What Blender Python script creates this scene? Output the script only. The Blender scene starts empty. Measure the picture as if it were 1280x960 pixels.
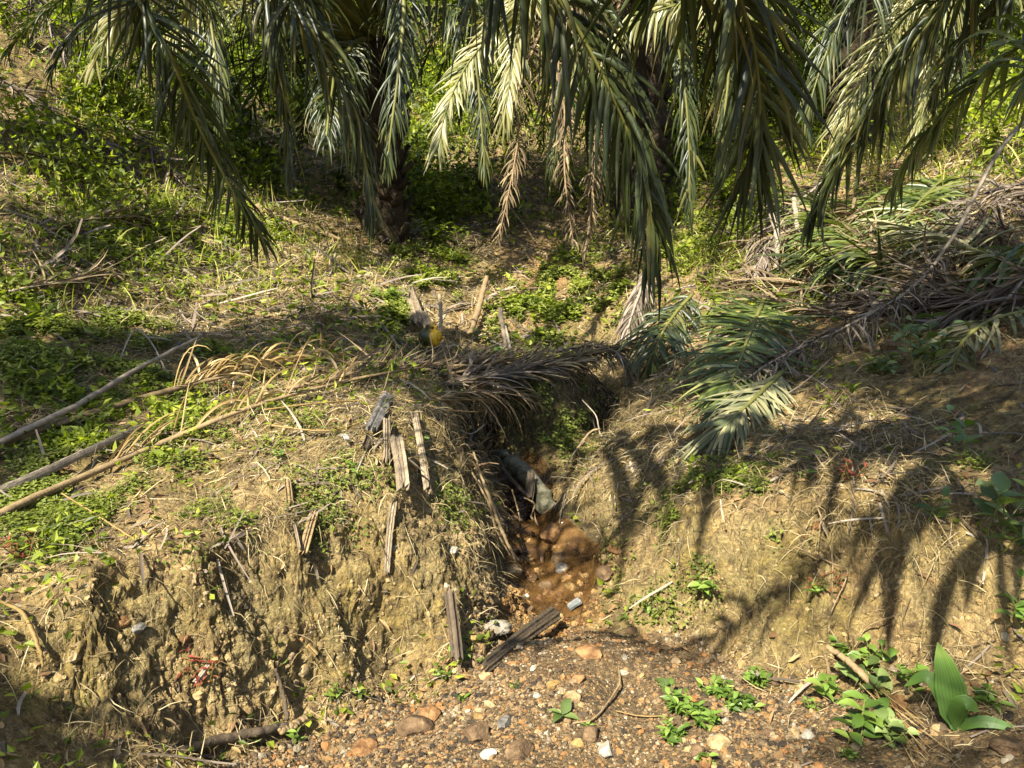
import bpy, math, random
import numpy as np
from mathutils import Vector, Matrix

random.seed(11)
rng = np.random.default_rng(11)
scene = bpy.context.scene
col = scene.collection
H = 1.65                      # eye height above the heap the photographer stands on
PITCH = math.radians(11.0)
F = 967.0                     # focal length in 1280-wide pixels
CP, SP = math.cos(PITCH), math.sin(PITCH)
SUN_AZ = math.radians(-150.0)  # clockwise from +Y: behind the camera, to the left
SUN_EL = math.radians(48.0)
SUN = np.array([math.cos(SUN_EL) * math.sin(SUN_AZ), math.cos(SUN_EL) * math.cos(SUN_AZ), math.sin(SUN_EL)])


def pt(px, py, d):
    """world point at forward distance d on the line of sight of a photo pixel"""
    xc, yc = (px - 640) / F, (480 - py) / F
    fy, fz = CP + yc * SP, -SP + yc * CP
    return np.array([xc / fy * d, d, H + fz / fy * d])


def proj(P):
    P = np.asarray(P, float)
    y, z = P[..., 1], P[..., 2] - H
    dep = y * CP - z * SP
    up = y * SP + z * CP
    dd = np.where(np.abs(dep) < 1e-3, 1e-3, dep)
    px = 640 + F * P[..., 0] / dd
    py = 480 - F * up / dd
    bad = dep < 0.05
    return np.where(bad, -9999, px), np.where(bad, -9999, py), dep


# ------------------------------------------------------------------ noise
def _hash(ix, iy, iz, seed):
    h = (ix * 374761393 + iy * 668265263 + iz * 2147483647 + seed * 974711) & 0xFFFFFFFF
    h = ((h ^ (h >> 13)) * 1274126177) & 0xFFFFFFFF
    h = h ^ (h >> 16)
    return (h & 0xFFFF).astype(np.float32) / 32767.5 - 1.0


def vnoise(x, y, z, seed=0):
    x0, y0, z0 = np.floor(x), np.floor(y), np.floor(z)
    fx, fy, fz = (x - x0).astype(np.float32), (y - y0).astype(np.float32), (z - z0).astype(np.float32)
    ix, iy, iz = x0.astype(np.int64), y0.astype(np.int64), z0.astype(np.int64)
    u, v, w = fx * fx * (3 - 2 * fx), fy * fy * (3 - 2 * fy), fz * fz * (3 - 2 * fz)
    def c(a, b, d):
        return _hash(ix + a, iy + b, iz + d, seed)
    x00 = c(0, 0, 0) * (1 - u) + c(1, 0, 0) * u
    x10 = c(0, 1, 0) * (1 - u) + c(1, 1, 0) * u
    x01 = c(0, 0, 1) * (1 - u) + c(1, 0, 1) * u
    x11 = c(0, 1, 1) * (1 - u) + c(1, 1, 1) * u
    return (x00 * (1 - v) + x10 * v) * (1 - w) + (x01 * (1 - v) + x11 * v) * w


def fbm(P, f, octv=3, seed=0, gain=0.5, lac=2.03, sc=(1, 1, 1)):
    out, a, tot = 0, 1.0, 0
    for k in range(octv):
        out = out + a * vnoise(P[:, 0] * f * sc[0] + 17.3 * k, P[:, 1] * f * sc[1] + 5.1 * k, P[:, 2] * f * sc[2] + 3.7 * k, seed + k)
        tot += a
        a *= gain
        f *= lac
    return out / tot


def sstep(a, b, x):
    t = np.clip((x - a) / (b - a), 0, 1)
    return t * t * (3 - 2 * t)


def nrm(v):
    v = np.asarray(v, float)
    return v / np.maximum(np.linalg.norm(v, axis=-1, keepdims=True), 1e-9)


# ------------------------------------------------------------------ meshes
def make_mesh(name, V, Fc, mat, smooth=True, attrs=None, parent=None, loc=None):
    V = np.asarray(V, np.float32).reshape(-1, 3)
    Fc = np.asarray(Fc, np.int32)
    if parent is not None:
        V = V - np.array(parent_world(parent), np.float32)
    elif loc is not None:
        V = V - np.asarray(loc, np.float32)
    me = bpy.data.meshes.new(name)
    n, k = Fc.shape
    me.vertices.add(len(V))
    me.vertices.foreach_set('co', V.ravel())
    me.loops.add(n * k)
    me.loops.foreach_set('vertex_index', Fc.ravel())
    me.polygons.add(n)
    me.polygons.foreach_set('loop_start', np.arange(0, n * k, k, dtype=np.int32))
    me.polygons.foreach_set('loop_total', np.full(n, k, np.int32))
    me.polygons.foreach_set('use_smooth', np.full(n, bool(smooth)))
    for key, arr in (attrs or {}).items():
        arr = np.asarray(arr, np.float32)
        if arr.ndim == 1:
            a = me.attributes.new(key, 'FLOAT', 'POINT')
            a.data.foreach_set('value', arr)
        else:
            a = me.attributes.new(key, 'FLOAT_COLOR', 'POINT')
            a.data.foreach_set('color', arr.ravel())
    me.update()
    me.validate()
    me.materials.append(mat)
    o = bpy.data.objects.new(name, me)
    col.objects.link(o)
    if parent is not None:
        o.parent = parent
    elif loc is not None:
        o.location = loc
    return o


def parent_world(p):
    x = Vector((0, 0, 0))
    while p is not None:
        x = x + p.location
        p = p.parent
    return x


def tag(o, label=None, cat=None, group=None, kind=None):
    if label: o['label'] = label
    if cat: o['category'] = cat
    if group: o['group'] = group
    if kind: o['kind'] = kind
    return o


def thing(name, label, cat, loc, group=None):
    o = bpy.data.objects.new(name, None)
    o.empty_display_size = 0.1
    col.objects.link(o)
    o.location = [float(c) for c in loc]
    return tag(o, label, cat, group)


class Acc:
    """collects pieces of ONE mesh"""
    def __init__(self):
        self.V, self.F, self.R, self.n = [], [], [], 0
    def add(self, V, Fc, R):
        V = np.asarray(V, np.float32).reshape(-1, 3)
        Fc = np.asarray(Fc, np.int32)
        if Fc.shape[1] == 3:
            raise ValueError
        self.V.append(V); self.F.append(Fc + self.n)
        R = np.asarray(R, np.float32)
        self.R.append(np.full(len(V), float(R)) if R.ndim == 0 else R)
        self.n += len(V)
    def build(self, name, mat, parent=None, smooth=True, loc=None):
        return make_mesh(name, np.concatenate(self.V), np.concatenate(self.F), mat, smooth, {'rnd': np.concatenate(self.R)}, parent, loc)


def strips(P, D, S, L, W, g=0.0, n=3, prof=(0.6, 1, 0.7, 0.05), fold=0.0, curl=None, rnd=None, tipg=0.0):
    """N bent blades: base P, direction D, width direction S, length L, half width from W and the profile; g bends them down"""
    N = len(P)
    P = np.array(P, np.float32); D = nrm(D).astype(np.float32); S = np.array(S, np.float32)
    L = np.broadcast_to(np.asarray(L, np.float32), (N,)); W = np.broadcast_to(np.asarray(W, np.float32), (N,))
    g = np.broadcast_to(np.asarray(g, np.float32), (N,))
    prof = np.interp(np.linspace(0, 1, n + 1), np.linspace(0, 1, len(prof)), prof)
    rows = []
    p, d = P.copy(), D.copy()
    k = 3 if fold else 2
    for i in range(n + 1):
        s = S - d * np.sum(S * d, 1, keepdims=True)
        s = nrm(s).astype(np.float32)
        nn = np.cross(s, d)
        hw = (W * 0.5 * prof[i])[:, None]
        if k == 3:
            off = nn * hw * fold
            rows += [p - s * hw + off, p - off * 0.4, p + s * hw + off]
        else:
            rows += [p - s * hw, p + s * hw]
        d = d + np.array([0, 0, -1], np.float32) * (g * (1.0 / n) * (0.4 + 1.2 * i / n))[:, None]
        if curl is not None:
            d = d + curl * (1.0 / n)
        d = nrm(d).astype(np.float32)
        p = p + d * (L / n)[:, None]
    V = np.stack(rows, 1)                       # N, (n+1)*k, 3
    m = (n + 1) * k
    f = []
    for i in range(n):
        for j in range(k - 1):
            a = i * k + j
            f.append([a, a + 1, a + k + 1, a + k])
    f = np.array(f, np.int32)
    Fc = (f[None] + (np.arange(N, dtype=np.int32) * m)[:, None, None]).reshape(-1, 4)
    if rnd is None:
        rnd = rng.random(N)
    R = np.asarray(rnd, np.float32)[:, None] + tipg * np.repeat((np.arange(n + 1) / n) ** 3, k)[None] * rng.random((N, 1))
    return V.reshape(-1, 3), Fc, R.ravel()


def diamonds(P, D, S, L, W, rnd=None, lift=0.15):
    """N small four-point leaves folded on the midrib"""
    N = len(P)
    D = nrm(D); S = nrm(S - D * np.sum(S * D, 1, keepdims=True)); nn = np.cross(S, D)
    L = np.broadcast_to(L, (N,))[:, None]; W = np.broadcast_to(W, (N,))[:, None]
    V = np.stack([P, P + D * L * 0.42 + S * W * 0.5 + nn * W * lift, P + D * L - nn * L * 0.12, P + D * L * 0.42 - S * W * 0.5 + nn * W * lift], 1)
    b = np.arange(N, dtype=np.int32)[:, None] * 4
    Fc = np.concatenate([b + np.array([[0, 1, 2, 2]]), b + np.array([[0, 2, 3, 3]])], 0)
    Fc = (b + np.array([[0, 1, 2, 3]])).astype(np.int32)
    if rnd is None:
        rnd = rng.random(N)
    return V.reshape(-1, 3), Fc, np.repeat(np.asarray(rnd, np.float32), 4)


def catmull(pts, m):
    pts = [np.asarray(p, float) for p in pts]
    pts = [2 * pts[0] - pts[1]] + pts + [2 * pts[-1] - pts[-2]]
    P = np.array(pts)
    seg = len(P) - 3
    out = []
    for u in np.linspace(0, seg - 1e-6, m):
        i = int(u); t = u - i
        a, b, c, d = P[i:i + 4]
        out.append(0.5 * ((2 * b) + (c - a) * t + (2 * a - 5 * b + 4 * c - d) * t * t + (3 * b - a - 3 * c + d) * t ** 3))
    return np.array(out)


def even(path, m):
    s = np.concatenate([[0], np.cumsum(np.linalg.norm(np.diff(path, axis=0), axis=1))])
    t = np.linspace(0, s[-1], m)
    return np.stack([np.interp(t, s, path[:, k]) for k in range(3)], 1), s[-1]


def tube(acc, path, rad, k=8, rough=0.0, flat=1.0, rnd=0.5, cap=True, up=None):
    path = np.asarray(path, float); m = len(path)
    rad = np.interp(np.linspace(0, 1, m), np.linspace(0, 1, len(np.atleast_1d(rad))), np.atleast_1d(rad))
    T = nrm(np.gradient(path, axis=0))
    u0 = np.array([0, 0, 1.0]) if up is None else np.asarray(up, float)
    if abs(T[0] @ u0) > 0.95: u0 = np.array([1.0, 0.2, 0])
    U = np.zeros_like(path); u = u0
    for i in range(m):
        u = u - T[i] * (u @ T[i]); u = u / np.linalg.norm(u); U[i] = u
    B = np.cross(T, U)
    a = np.linspace(0, 2 * np.pi, k, endpoint=False)
    r = rad[:, None] * (1 + rough * rng.normal(size=(m, k)))
    V = path[:, None] + U[:, None] * (np.sin(a)[None] * r * flat)[..., None] + B[:, None] * (np.cos(a)[None] * r)[..., None]
    V = V.reshape(-1, 3)
    i, j = np.meshgrid(np.arange(m - 1), np.arange(k), indexing='ij')
    Fc = np.stack([i * k + j, i * k + (j + 1) % k, (i + 1) * k + (j + 1) % k, (i + 1) * k + j], -1).reshape(-1, 4)
    if cap:
        nV = len(V)
        V = np.concatenate([V, [path[0], path[-1]]])
        js = np.arange(k)
        jn = (js + 1) % k
        c0 = np.stack([np.full(k, nV), jn, js, js], 1)[:: 2]
        q0 = np.stack([np.full(k // 2, nV), (2 * np.arange(k // 2) + 2) % k, 2 * np.arange(k // 2) + 1, 2 * np.arange(k // 2)], 1)
        e = (m - 1) * k
        q1 = np.stack([np.full(k // 2, nV + 1), e + 2 * np.arange(k // 2), e + 2 * np.arange(k // 2) + 1, e + (2 * np.arange(k // 2) + 2) % k], 1)
        Fc = np.concatenate([Fc, q0, q1])
    acc.add(V, Fc, rnd)
# ------------------------------------------------------------------ the lie of the land
CTRL = '''
640 960 2.05;640 880 2.42;640 830 2.75;650 806 2.98;650 795 3.15;720 850 2.52;760 815 2.72;760 800 2.84;660 775 3.5;690 722 3.95;690 690 4.15;670 668 4.3;655 642 4.85;650 600 5.3;660 584 5.42;670 520 5.5;670 470 5.68;670 452 5.95;650 430 7.2;640 400 8.2;640 350 9.5;640 320 10.5;640 280 12;640 200 14.5;640 100 18;640 0 24
500 960 2.08;500 890 2.52;500 852 2.82;500 750 2.9;500 650 2.99;500 605 3.1;500 560 3.35;500 505 4.1;500 482 4.6;500 460 5.5;500 440 6.4;480 405 7.4;490 372 8.0;490 340 9;500 300 10.5;500 250 12.5;500 150 17;500 0 24
380 935 2.32;380 860 2.57;380 750 2.63;380 690 2.7;380 650 2.85;380 560 3.45;380 505 4.2;380 470 5;380 440 5.9;380 400 6.8;380 350 8;380 300 9.5;380 250 11
250 960 2.0;250 930 2.2;250 850 2.3;250 750 2.38;250 690 2.46;250 655 2.7;250 600 3.3;250 520 4.3;250 480 5;250 440 5.7;250 400 6.5;250 350 7.4;250 300 8.3;250 250 9.3;250 200 10.5;250 150 12;250 100 14;250 0 18
120 960 1.85;120 850 2.05;120 750 2.15;120 690 2.27;120 660 2.58;120 600 3.3;120 530 4.1;120 480 4.6;120 430 5.4;120 350 6.5;120 250 8;120 150 10;120 0 14
0 960 1.72;0 850 1.98;0 750 2.2;0 680 2.5;0 600 3.2;0 560 3.8;0 500 4.4;0 430 5.2;0 350 6;0 250 7;0 150 8.5;0 50 10;0 0 11
780 960 2.1;780 880 2.5;780 812 2.78;780 770 3.45;780 700 3.65;780 640 3.85;780 580 4.3;790 540 4.9;800 500 5.5;800 460 6.2;780 420 7;780 380 8;780 330 9.5;780 280 12;780 200 15;780 100 19
850 960 2.05;850 870 2.45;850 825 2.68;850 805 2.98;850 780 3.05;850 700 3.14;850 645 3.28;850 605 3.6;850 560 4.2;850 500 5;850 430 6.2;850 380 7.4;850 330 9
920 960 2.05;920 880 2.42;920 845 2.8;920 780 2.87;920 700 2.94;920 650 3.05;920 615 3.25;920 575 3.8;920 520 4.5;920 460 5.2;920 420 6;920 370 7.2;920 320 8.5;920 260 10.5;920 150 15;920 0 21
1040 960 2.0;1040 880 2.3;1040 840 2.56;1040 750 2.63;1040 660 2.72;1040 620 2.9;1040 580 3.4;1040 500 4.3;1040 430 5.2;1040 350 6.8;1040 280 8.6;1040 210 11;1040 100 15
1150 960 1.95;1150 880 2.2;1150 830 2.42;1150 750 2.48;1150 660 2.57;1150 615 2.8;1150 570 3.25;1150 500 3.9;1150 440 4.6;1150 400 5.2;1150 350 6;1150 300 7;1150 230 9;1150 150 12;1150 0 18
1280 960 1.8;1280 880 2.02;1280 800 2.22;1280 700 2.45;1280 600 2.85;1280 500 3.5;1280 430 4.2;1280 350 5.2;1280 250 6.5;1280 150 9;1280 0 14
585 480 5.0;585 560 3.95;598 640 3.5;600 700 3.3;585 780 3.02;575 830 2.78;560 620 3.45;560 700 3.2;560 520 4.1;572 500 4.6
605 540 6.3;592 520 7.0;618 570 5.7;625 610 5.2;632 650 4.7;640 700 4.15;630 745 3.7;615 790 3.3;604 812 3.1
700 612 4.35;718 598 4.48;747 570 4.72;776 536 5.15;788 500 5.9;722 576 5.25;742 548 5.75;757 525 6.5;766 506 7.3;768 470 7.5;768 440 7.7;724 500 5.75;730 472 5.95;738 456 6.3;700 645 4.12;720 690 3.9;745 725 3.7;758 755 3.5
690 600 5.1;
720 660 4.2;726 700 4.0;738 735 3.75;705 630 4.5
632 500 5.65;625 470 5.85;712 490 5.7;720 465 5.9;695 540 5.5;645 545 5.5;604 500 6.6;600 480 6.4;750 495 7.2
'''
pts3 = []
for ln in CTRL.replace('\n', ';').split(';'):
    w = ln.split()
    if len(w) == 3:
        pts3.append(pt(float(w[0]), float(w[1]), float(w[2])))
for x, y, z in [(0, 1, -1.62), (0, 0, -1.66), (-1.6, .6, -1.4), (1.6, .6, -1.45), (0, -3, -1.7), (-6, -3, -.9), (6, -3, -1.2), (-5, 0, -.9), (5, 0, -.9), (-6, 3, -.2), (6, 3, -.3),
                (0, -12, -1.3), (-12, 0, 2.0), (12, 0, 1.6), (-15, 12, 5.5), (15, 12, 4.6), (0, 40, 14.5), (-22, 30, 14), (22, 30, 13), (-45, 30, 21), (45, 30, 18),
                (-30, -20, 5), (30, -20, 5), (0, -40, 2), (0, 90, 36), (-70, 70, 36), (70, 70, 34), (-90, 0, 26), (90, 0, 24), (-60, -70, 16), (60, -70, 16), (0, -95, 8)]:
    pts3.append(np.array([x, y, z + H]))
C = np.array(pts3)
n = len(C)
K = np.linalg.norm(C[:, None, :2] - C[None, :, :2], axis=2)
K[np.arange(n), np.arange(n)] -= 0.02
A = np.zeros((n + 1, n + 1)); A[:n, :n] = K; A[:n, n] = 1; A[n, :n] = 1
wts = np.linalg.solve(A, np.concatenate([C[:, 2], [0]]))


def zrbf(x, y):
    out = np.empty(len(x))
    for i in range(0, len(x), 20000):
        s = slice(i, i + 20000)
        out[s] = np.hypot(x[s, None] - C[None, :, 0], y[s, None] - C[None, :, 1]) @ wts[:n] + wts[n]
    return out


tt = np.concatenate([np.arange(-180, -44, 4), np.arange(-44, 44.01, 0.25), np.arange(48, 181, 4)]) * math.pi / 180
rr = np.concatenate([[0.02, 0.15], np.exp(np.linspace(math.log(0.4), math.log(120), 640))])
TT, RR = np.meshgrid(tt, rr, indexing='ij')
ZT = zrbf((RR * np.sin(TT)).ravel(), (RR * np.cos(TT)).ravel()).reshape(TT.shape)
for _ in range(2):                                            # take the kinks off
    ZT[:, 1:-1] = ZT[:, 1:-1] * .5 + (ZT[:, :-2] + ZT[:, 2:]) * .25
    ZT[35:-35] = ZT[35:-35] * .5 + (ZT[34:-36] + ZT[36:-34]) * .25


def ztab(th, r):
    i = np.clip(np.searchsorted(tt, th) - 1, 0, len(tt) - 2)
    j = np.clip(np.searchsorted(rr, r) - 1, 0, len(rr) - 2)
    a = np.clip((th - tt[i]) / (tt[i + 1] - tt[i]), 0, 1); b = np.clip((r - rr[j]) / (rr[j + 1] - rr[j]), 0, 1)
    return (ZT[i, j] * (1 - a) + ZT[i + 1, j] * a) * (1 - b) + (ZT[i, j + 1] * (1 - a) + ZT[i + 1, j + 1] * a) * b


COLS = np.concatenate([np.arange(-180, -42, 3), np.linspace(-41, 41, 860), np.arange(43, 180, 3)]) * math.pi / 180
NR = 900
nc = len(COLS)
dense = np.exp(np.linspace(math.log(0.05), math.log(115), 3000))
G = np.zeros((nc, NR, 3))
for k, th in enumerate(COLS):
    zz = ztab(np.full(len(dense), th), dense)
    ds = np.hypot(np.diff(dense), np.diff(zz)) / np.maximum(dense[1:], 1.2)
    s = np.concatenate([[0], np.cumsum(ds)])
    r = np.interp(np.linspace(0, s[-1], NR), s, dense)
    z = np.interp(r, dense, zz)
    G[k, :, 0] = r * math.sin(th); G[k, :, 1] = r * math.cos(th); G[k, :, 2] = z


for px_, py_, dd_, r_, k_ in ((592, 522, 6.2, .24, .45), (598, 545, 5.6, .18, .3), (752, 514, 6.0, .17, .5), (748, 530, 5.75, .13, .35), (650, 652, 4.72, .2, .22), (660, 620, 5.0, .2, .15), (690, 690, 4.1, .22, .06)):
    q_ = pt(px_, py_, dd_)
    G[..., 2] -= k_ * np.exp(-((G[..., 0] - q_[0]) ** 2 + (G[..., 1] - q_[1]) ** 2) / (r_ * r_))


def grid_normals(G):
    a = np.gradient(G, axis=0); b = np.gradient(G, axis=1)
    nn = np.cross(a, b)
    nn *= np.sign(nn[..., 2:3] + 1e-12)
    return nrm(nn)


N0 = grid_normals(G)
P = G.reshape(-1, 3); NN = N0.reshape(-1, 3)
PX, PY, DEP = proj(P)
RAD = np.hypot(P[:, 0], P[:, 1])
STEEP = sstep(0.92, 0.6, NN[:, 2])


def blob(px, py, lst):
    m = np.zeros(len(px))
    for b in lst:
        x, y, rx, ry, w = b[:5]
        a = math.radians(b[5]) if len(b) > 5 else 0
        dx, dy = px - x, py - y
        u = (dx * math.cos(a) + dy * math.sin(a)) / rx; v = (-dx * math.sin(a) + dy * math.cos(a)) / ry
        m = np.maximum(m, w * np.exp(-(u * u + v * v) ** 1.5))
    return m


def inpoly(px, py, poly):
    ins = np.zeros(len(px), bool)
    for (x0, y0), (x1, y1) in zip(poly, poly[1:] + poly[:1]):
        c = ((y0 > py) != (y1 > py)) & (px < (x1 - x0) * (py - y0) / (y1 - y0 + 1e-9) + x0)
        ins ^= c
    return ins


n_big = fbm(P, 1.3, 2, 1); n_mid = fbm(P, 4.5, 3, 5); n_edge = fbm(P, 6, 3, 9)
jx, jy = PX + 26 * n_edge, PY + 22 * n_mid
GRAVEL = inpoly(jx, jy, [(230, 1500), (240, 985), (330, 930), (480, 880), (570, 850), (640, 800), (700, 782), (790, 786), (870, 800), (900, 840), (1000, 865), (1120, 885), (1300, 900), (1500, 1500)])
GRAVEL = (GRAVEL & (RAD < 3.4)) | ((DEP < .3) & (RAD < 2.2))
GRAVEL = GRAVEL.astype(float)
STREAM = np.maximum(inpoly(PX + 12 * n_edge, PY + 10 * n_mid, [(640, 600), (690, 590), (700, 620), (712, 690), (745, 745), (760, 770), (700, 790), (650, 800), (615, 790), (625, 740), (645, 700), (640, 650), (612, 620)]).astype(float), 0) * (P[:, 2] < 0.22)
# relief: lumps, crumbs, runnels down the steep faces
near = sstep(40, 4, RAD)
d = 0.075 * n_big + 0.05 * n_mid
d = d + STEEP * near * (0.045 * fbm(P, 5, 3, 21, sc=(1, 1, .22)) + 0.035 * np.abs(fbm(P, 9, 3, 23)) - .015)
d = d + near * (0.016 * fbm(P, 17, 3, 31) + 0.008 * fbm(P, 48, 2, 35))
d = d + near * (.35 + .65 * STEEP) * (0.02 * (.35 - np.abs(fbm(P, 22, 2, 51))) + 0.011 * (.3 - np.abs(fbm(P, 55, 2, 53))) + .006 * fbm(P, 110, 1, 57))
d = d + STEEP * near * .022 * fbm(P, 16, 3, 55, sc=(1, 1, .18))
d = d * (1 - .75 * GRAVEL) * (1 - .6 * STREAM) * np.clip(RAD / 1.5, 0, 1)
d = d + sstep(6, 20, RAD) * 0.35 * fbm(P, .35, 3, 41)
# upright flutes washed into the far bank
flute = fbm(P, 8.5, 2, 81, sc=(1, .35, .03))
d = d + STEEP * near * sstep(690, 760, PX) * (DEP < 5) * .05 * (.4 - np.abs(flute)) * 1.6
# crumbling earth: angular clods parted by crevices
def worley(Q, f, seed):
    q = Q * f
    b = np.floor(q).astype(np.int64)
    f1 = np.full(len(q), 9.0); f2 = np.full(len(q), 9.0); cid = np.zeros(len(q), np.float32)
    for dx in (-1, 0, 1):
        for dy in (-1, 0, 1):
            for dz in (-1, 0, 1):
                c = b + [dx, dy, dz]
                o = np.stack([_hash(c[:, 0], c[:, 1], c[:, 2], seed + k) * .5 + .5 for k in range(3)], 1)
                r = np.linalg.norm(c + o - q, axis=1)
                nearer = r < f1
                f2 = np.where(nearer, f1, np.minimum(f2, r))
                cid = np.where(nearer, _hash(c[:, 0], c[:, 1], c[:, 2], seed + 9), cid)
                f1 = np.where(nearer, r, f1)
    return f1, f2, cid
sub_ = np.nonzero((STEEP > .12) & (RAD < 6.5) & (RAD > 1.2) & (PX > -150) & (PX < 1430))[0]
Qs = P[sub_] * np.array([1, 1, .7]) + .02 * np.stack([fbm(P[sub_], 14, 2, 70 + k) for k in range(3)], 1)
amt = STEEP[sub_] * sstep(-.5, .25, fbm(P[sub_], 3.5, 2, 77))
for fq, a1, a2 in ((15, .010, .010), (38, .007, .007)):
    f1, f2, cid = worley(Qs, fq, 300 + fq)
    d[sub_] += amt * (a1 * cid - a2 * np.exp(-(f2 - f1) * 9))
d = d * (1 - .55 * STREAM)
P = P + NN * d[:, None]
G = P.reshape(nc, NR, 3)
NN = grid_normals(G).reshape(-1, 3)
PX, PY, DEP = proj(P)
GRAVELG, STREAMG = GRAVEL, STREAM
ELEV = np.arctan2(G[..., 2] - H, np.hypot(G[..., 0], G[..., 1]))


def hit(px, py, lift=0.0):
    """where the line of sight of a photo pixel first meets the ground, and the ground's normal there"""
    v = pt(px, py, 1.0) - np.array([0, 0, H])
    th = math.atan2(v[0], v[1]); el = math.atan2(v[2], math.hypot(v[0], v[1]))
    k = int(np.argmin(np.abs(COLS - th)))
    e = ELEV[k]
    j = np.nonzero((e >= el) & (np.arange(NR) > 20))[0]
    j = int(j[0]) if len(j) else NR - 1
    nn = N0[k, j]
    return G[k, j] + nn * lift, nn


def ground_z(x, y):
    th = math.atan2(x, y); r = math.hypot(x, y)
    k = int(np.argmin(np.abs(COLS - th)))
    g = G[k]
    return float(np.interp(r, np.hypot(g[:, 0], g[:, 1]), g[:, 2]))


i, j = np.meshgrid(np.arange(nc), np.arange(NR - 1), indexing='ij')
i2 = (i + 1) % nc
TF = np.stack([i * NR + j, i * NR + j + 1, i2 * NR + j + 1, i2 * NR + j], -1).reshape(-1, 4)
TFC = P[TF].mean(1)
e1, e2 = P[TF[:, 2]] - P[TF[:, 0]], P[TF[:, 3]] - P[TF[:, 1]]
TFA = 0.5 * np.linalg.norm(np.cross(e1, e2), axis=1)
TFR = np.hypot(TFC[:, 0], TFC[:, 1])
FPX, FPY = PX[TF[:, 0]], PY[TF[:, 0]]
INVIEW = (FPX > -160) & (FPX < 1440) & (FPY > -150) & (FPY < 1080)


def scatter(N, dens, power=1.0, rmax=60, rmin=0.8):
    """N random points on the ground, weighted by a per-vertex density and thinned with distance"""
    w = TFA * dens[TF[:, 0]] * INVIEW * (TFR < rmax) * (TFR > rmin) / np.maximum(TFR, 2.0) ** power
    c = np.cumsum(w); c /= c[-1]
    f = np.clip(np.searchsorted(c, rng.random(N)), 0, len(c) - 1)
    a, b = rng.random((2, N, 1))
    q = TF[f]
    p = (P[q[:, 0]] * (1 - a) + P[q[:, 1]] * a) * (1 - b) + (P[q[:, 3]] * (1 - a) + P[q[:, 2]] * a) * b
    return p, NN[q[:, 0]], TFR[f], q[:, 0]
# ------------------------------------------------------------------ materials
def lin(h):
    c = [int(h[k:k + 2], 16) / 255 for k in (0, 2, 4)]
    return [x / 12.92 if x <= .04045 else ((x + .055) / 1.055) ** 2.4 for x in c] + [1]


def newmat(name):
    m = bpy.data.materials.new(name)
    m.use_nodes = True
    nt = m.node_tree
    return m, nt, nt.nodes['Principled BSDF'], nt.nodes['Material Output']


def ramp(nt, fac, cols, pos=None):
    r = nt.nodes.new('ShaderNodeValToRGB')
    e = r.color_ramp.elements
    pos = np.linspace(0, 1, len(cols)) if pos is None else pos
    while len(e) < len(cols): e.new(0.5)
    for k, c in enumerate(cols):
        e[k].position = float(pos[k]); e[k].color = c if len(c) == 4 else list(c) + [1]
    nt.links.new(fac, r.inputs['Fac'])
    return r.outputs['Color']


def attr(nt, name, out='Fac'):
    a = nt.nodes.new('ShaderNodeAttribute'); a.attribute_name = name
    return a.outputs[out]


def noise(nt, scale, detail=3, rough=.55, stretch=None, dist=0.0, coord=None):
    t = nt.nodes.new('ShaderNodeTexNoise')
    t.inputs['Scale'].default_value = scale; t.inputs['Detail'].default_value = detail; t.inputs['Roughness'].default_value = rough
    t.inputs['Distortion'].default_value = dist
    if coord is None:
        c = nt.nodes.new('ShaderNodeNewGeometry').outputs['Position']
    else:
        c = coord
    if stretch:
        mp = nt.nodes.new('ShaderNodeMapping'); mp.inputs['Scale'].default_value = stretch
        nt.links.new(c, mp.inputs['Vector']); c = mp.outputs['Vector']
    nt.links.new(c, t.inputs['Vector'])
    return t.outputs['Fac']


def mix(nt, f, a, b, mode='MIX'):
    n = nt.nodes.new('ShaderNodeMix'); n.data_type = 'RGBA'; n.blend_type = mode
    for sock, v in ((n.inputs['Factor'], f), (n.inputs['A'], a), (n.inputs['B'], b)):
        pass
    fi = n.inputs[0]; ai = n.inputs[6]; bi = n.inputs[7]
    for s, v in ((fi, f), (ai, a), (bi, b)):
        if hasattr(v, 'links') or isinstance(v, bpy.types.NodeSocket): nt.links.new(v, s)
        else: s.default_value = v
    return n.outputs[2]


def mth(nt, op, a, b=None, c=None):
    n = nt.nodes.new('ShaderNodeMath'); n.operation = op
    for k, v in enumerate((a, b, c)):
        if v is None: continue
        if isinstance(v, bpy.types.NodeSocket): nt.links.new(v, n.inputs[k])
        else: n.inputs[k].default_value = v
    return n.outputs[0]


def bump(nt, bs, h, strength=.5, dist=.01):
    b = nt.nodes.new('ShaderNodeBump'); b.inputs['Strength'].default_value = strength; b.inputs['Distance'].default_value = dist
    nt.links.new(h, b.inputs['Height']); nt.links.new(b.outputs['Normal'], bs.inputs['Normal'])


def leaf_mat(name, cols, trans=.35, rough=.45, spec=.4, tint=(1.5, 1.6, .5), pos=None, nsc=25):
    m, nt, bs, out = newmat(name)
    v = mth(nt, 'ADD', mth(nt, 'MULTIPLY', attr(nt, 'rnd'), .85), mth(nt, 'MULTIPLY', mth(nt, 'SUBTRACT', noise(nt, nsc, 2), .42), .5))
    c = ramp(nt, v, [lin(x) for x in cols], pos)
    nt.links.new(c, bs.inputs['Base Color'])
    bs.inputs['Roughness'].default_value = rough
    bs.inputs['Specular IOR Level'].default_value = spec
    if trans:
        tr = nt.nodes.new('ShaderNodeBsdfTranslucent')
        tc = mix(nt, 1.0, c, list(tint) + [1], 'MULTIPLY')
        nt.links.new(tc, tr.inputs['Color'])
        ms = nt.nodes.new('ShaderNodeMixShader'); ms.inputs[0].default_value = trans
        nt.links.new(bs.outputs[0], ms.inputs[1]); nt.links.new(tr.outputs[0], ms.inputs[2])
        nt.links.new(ms.outputs[0], out.inputs['Surface'])
    return m


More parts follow.
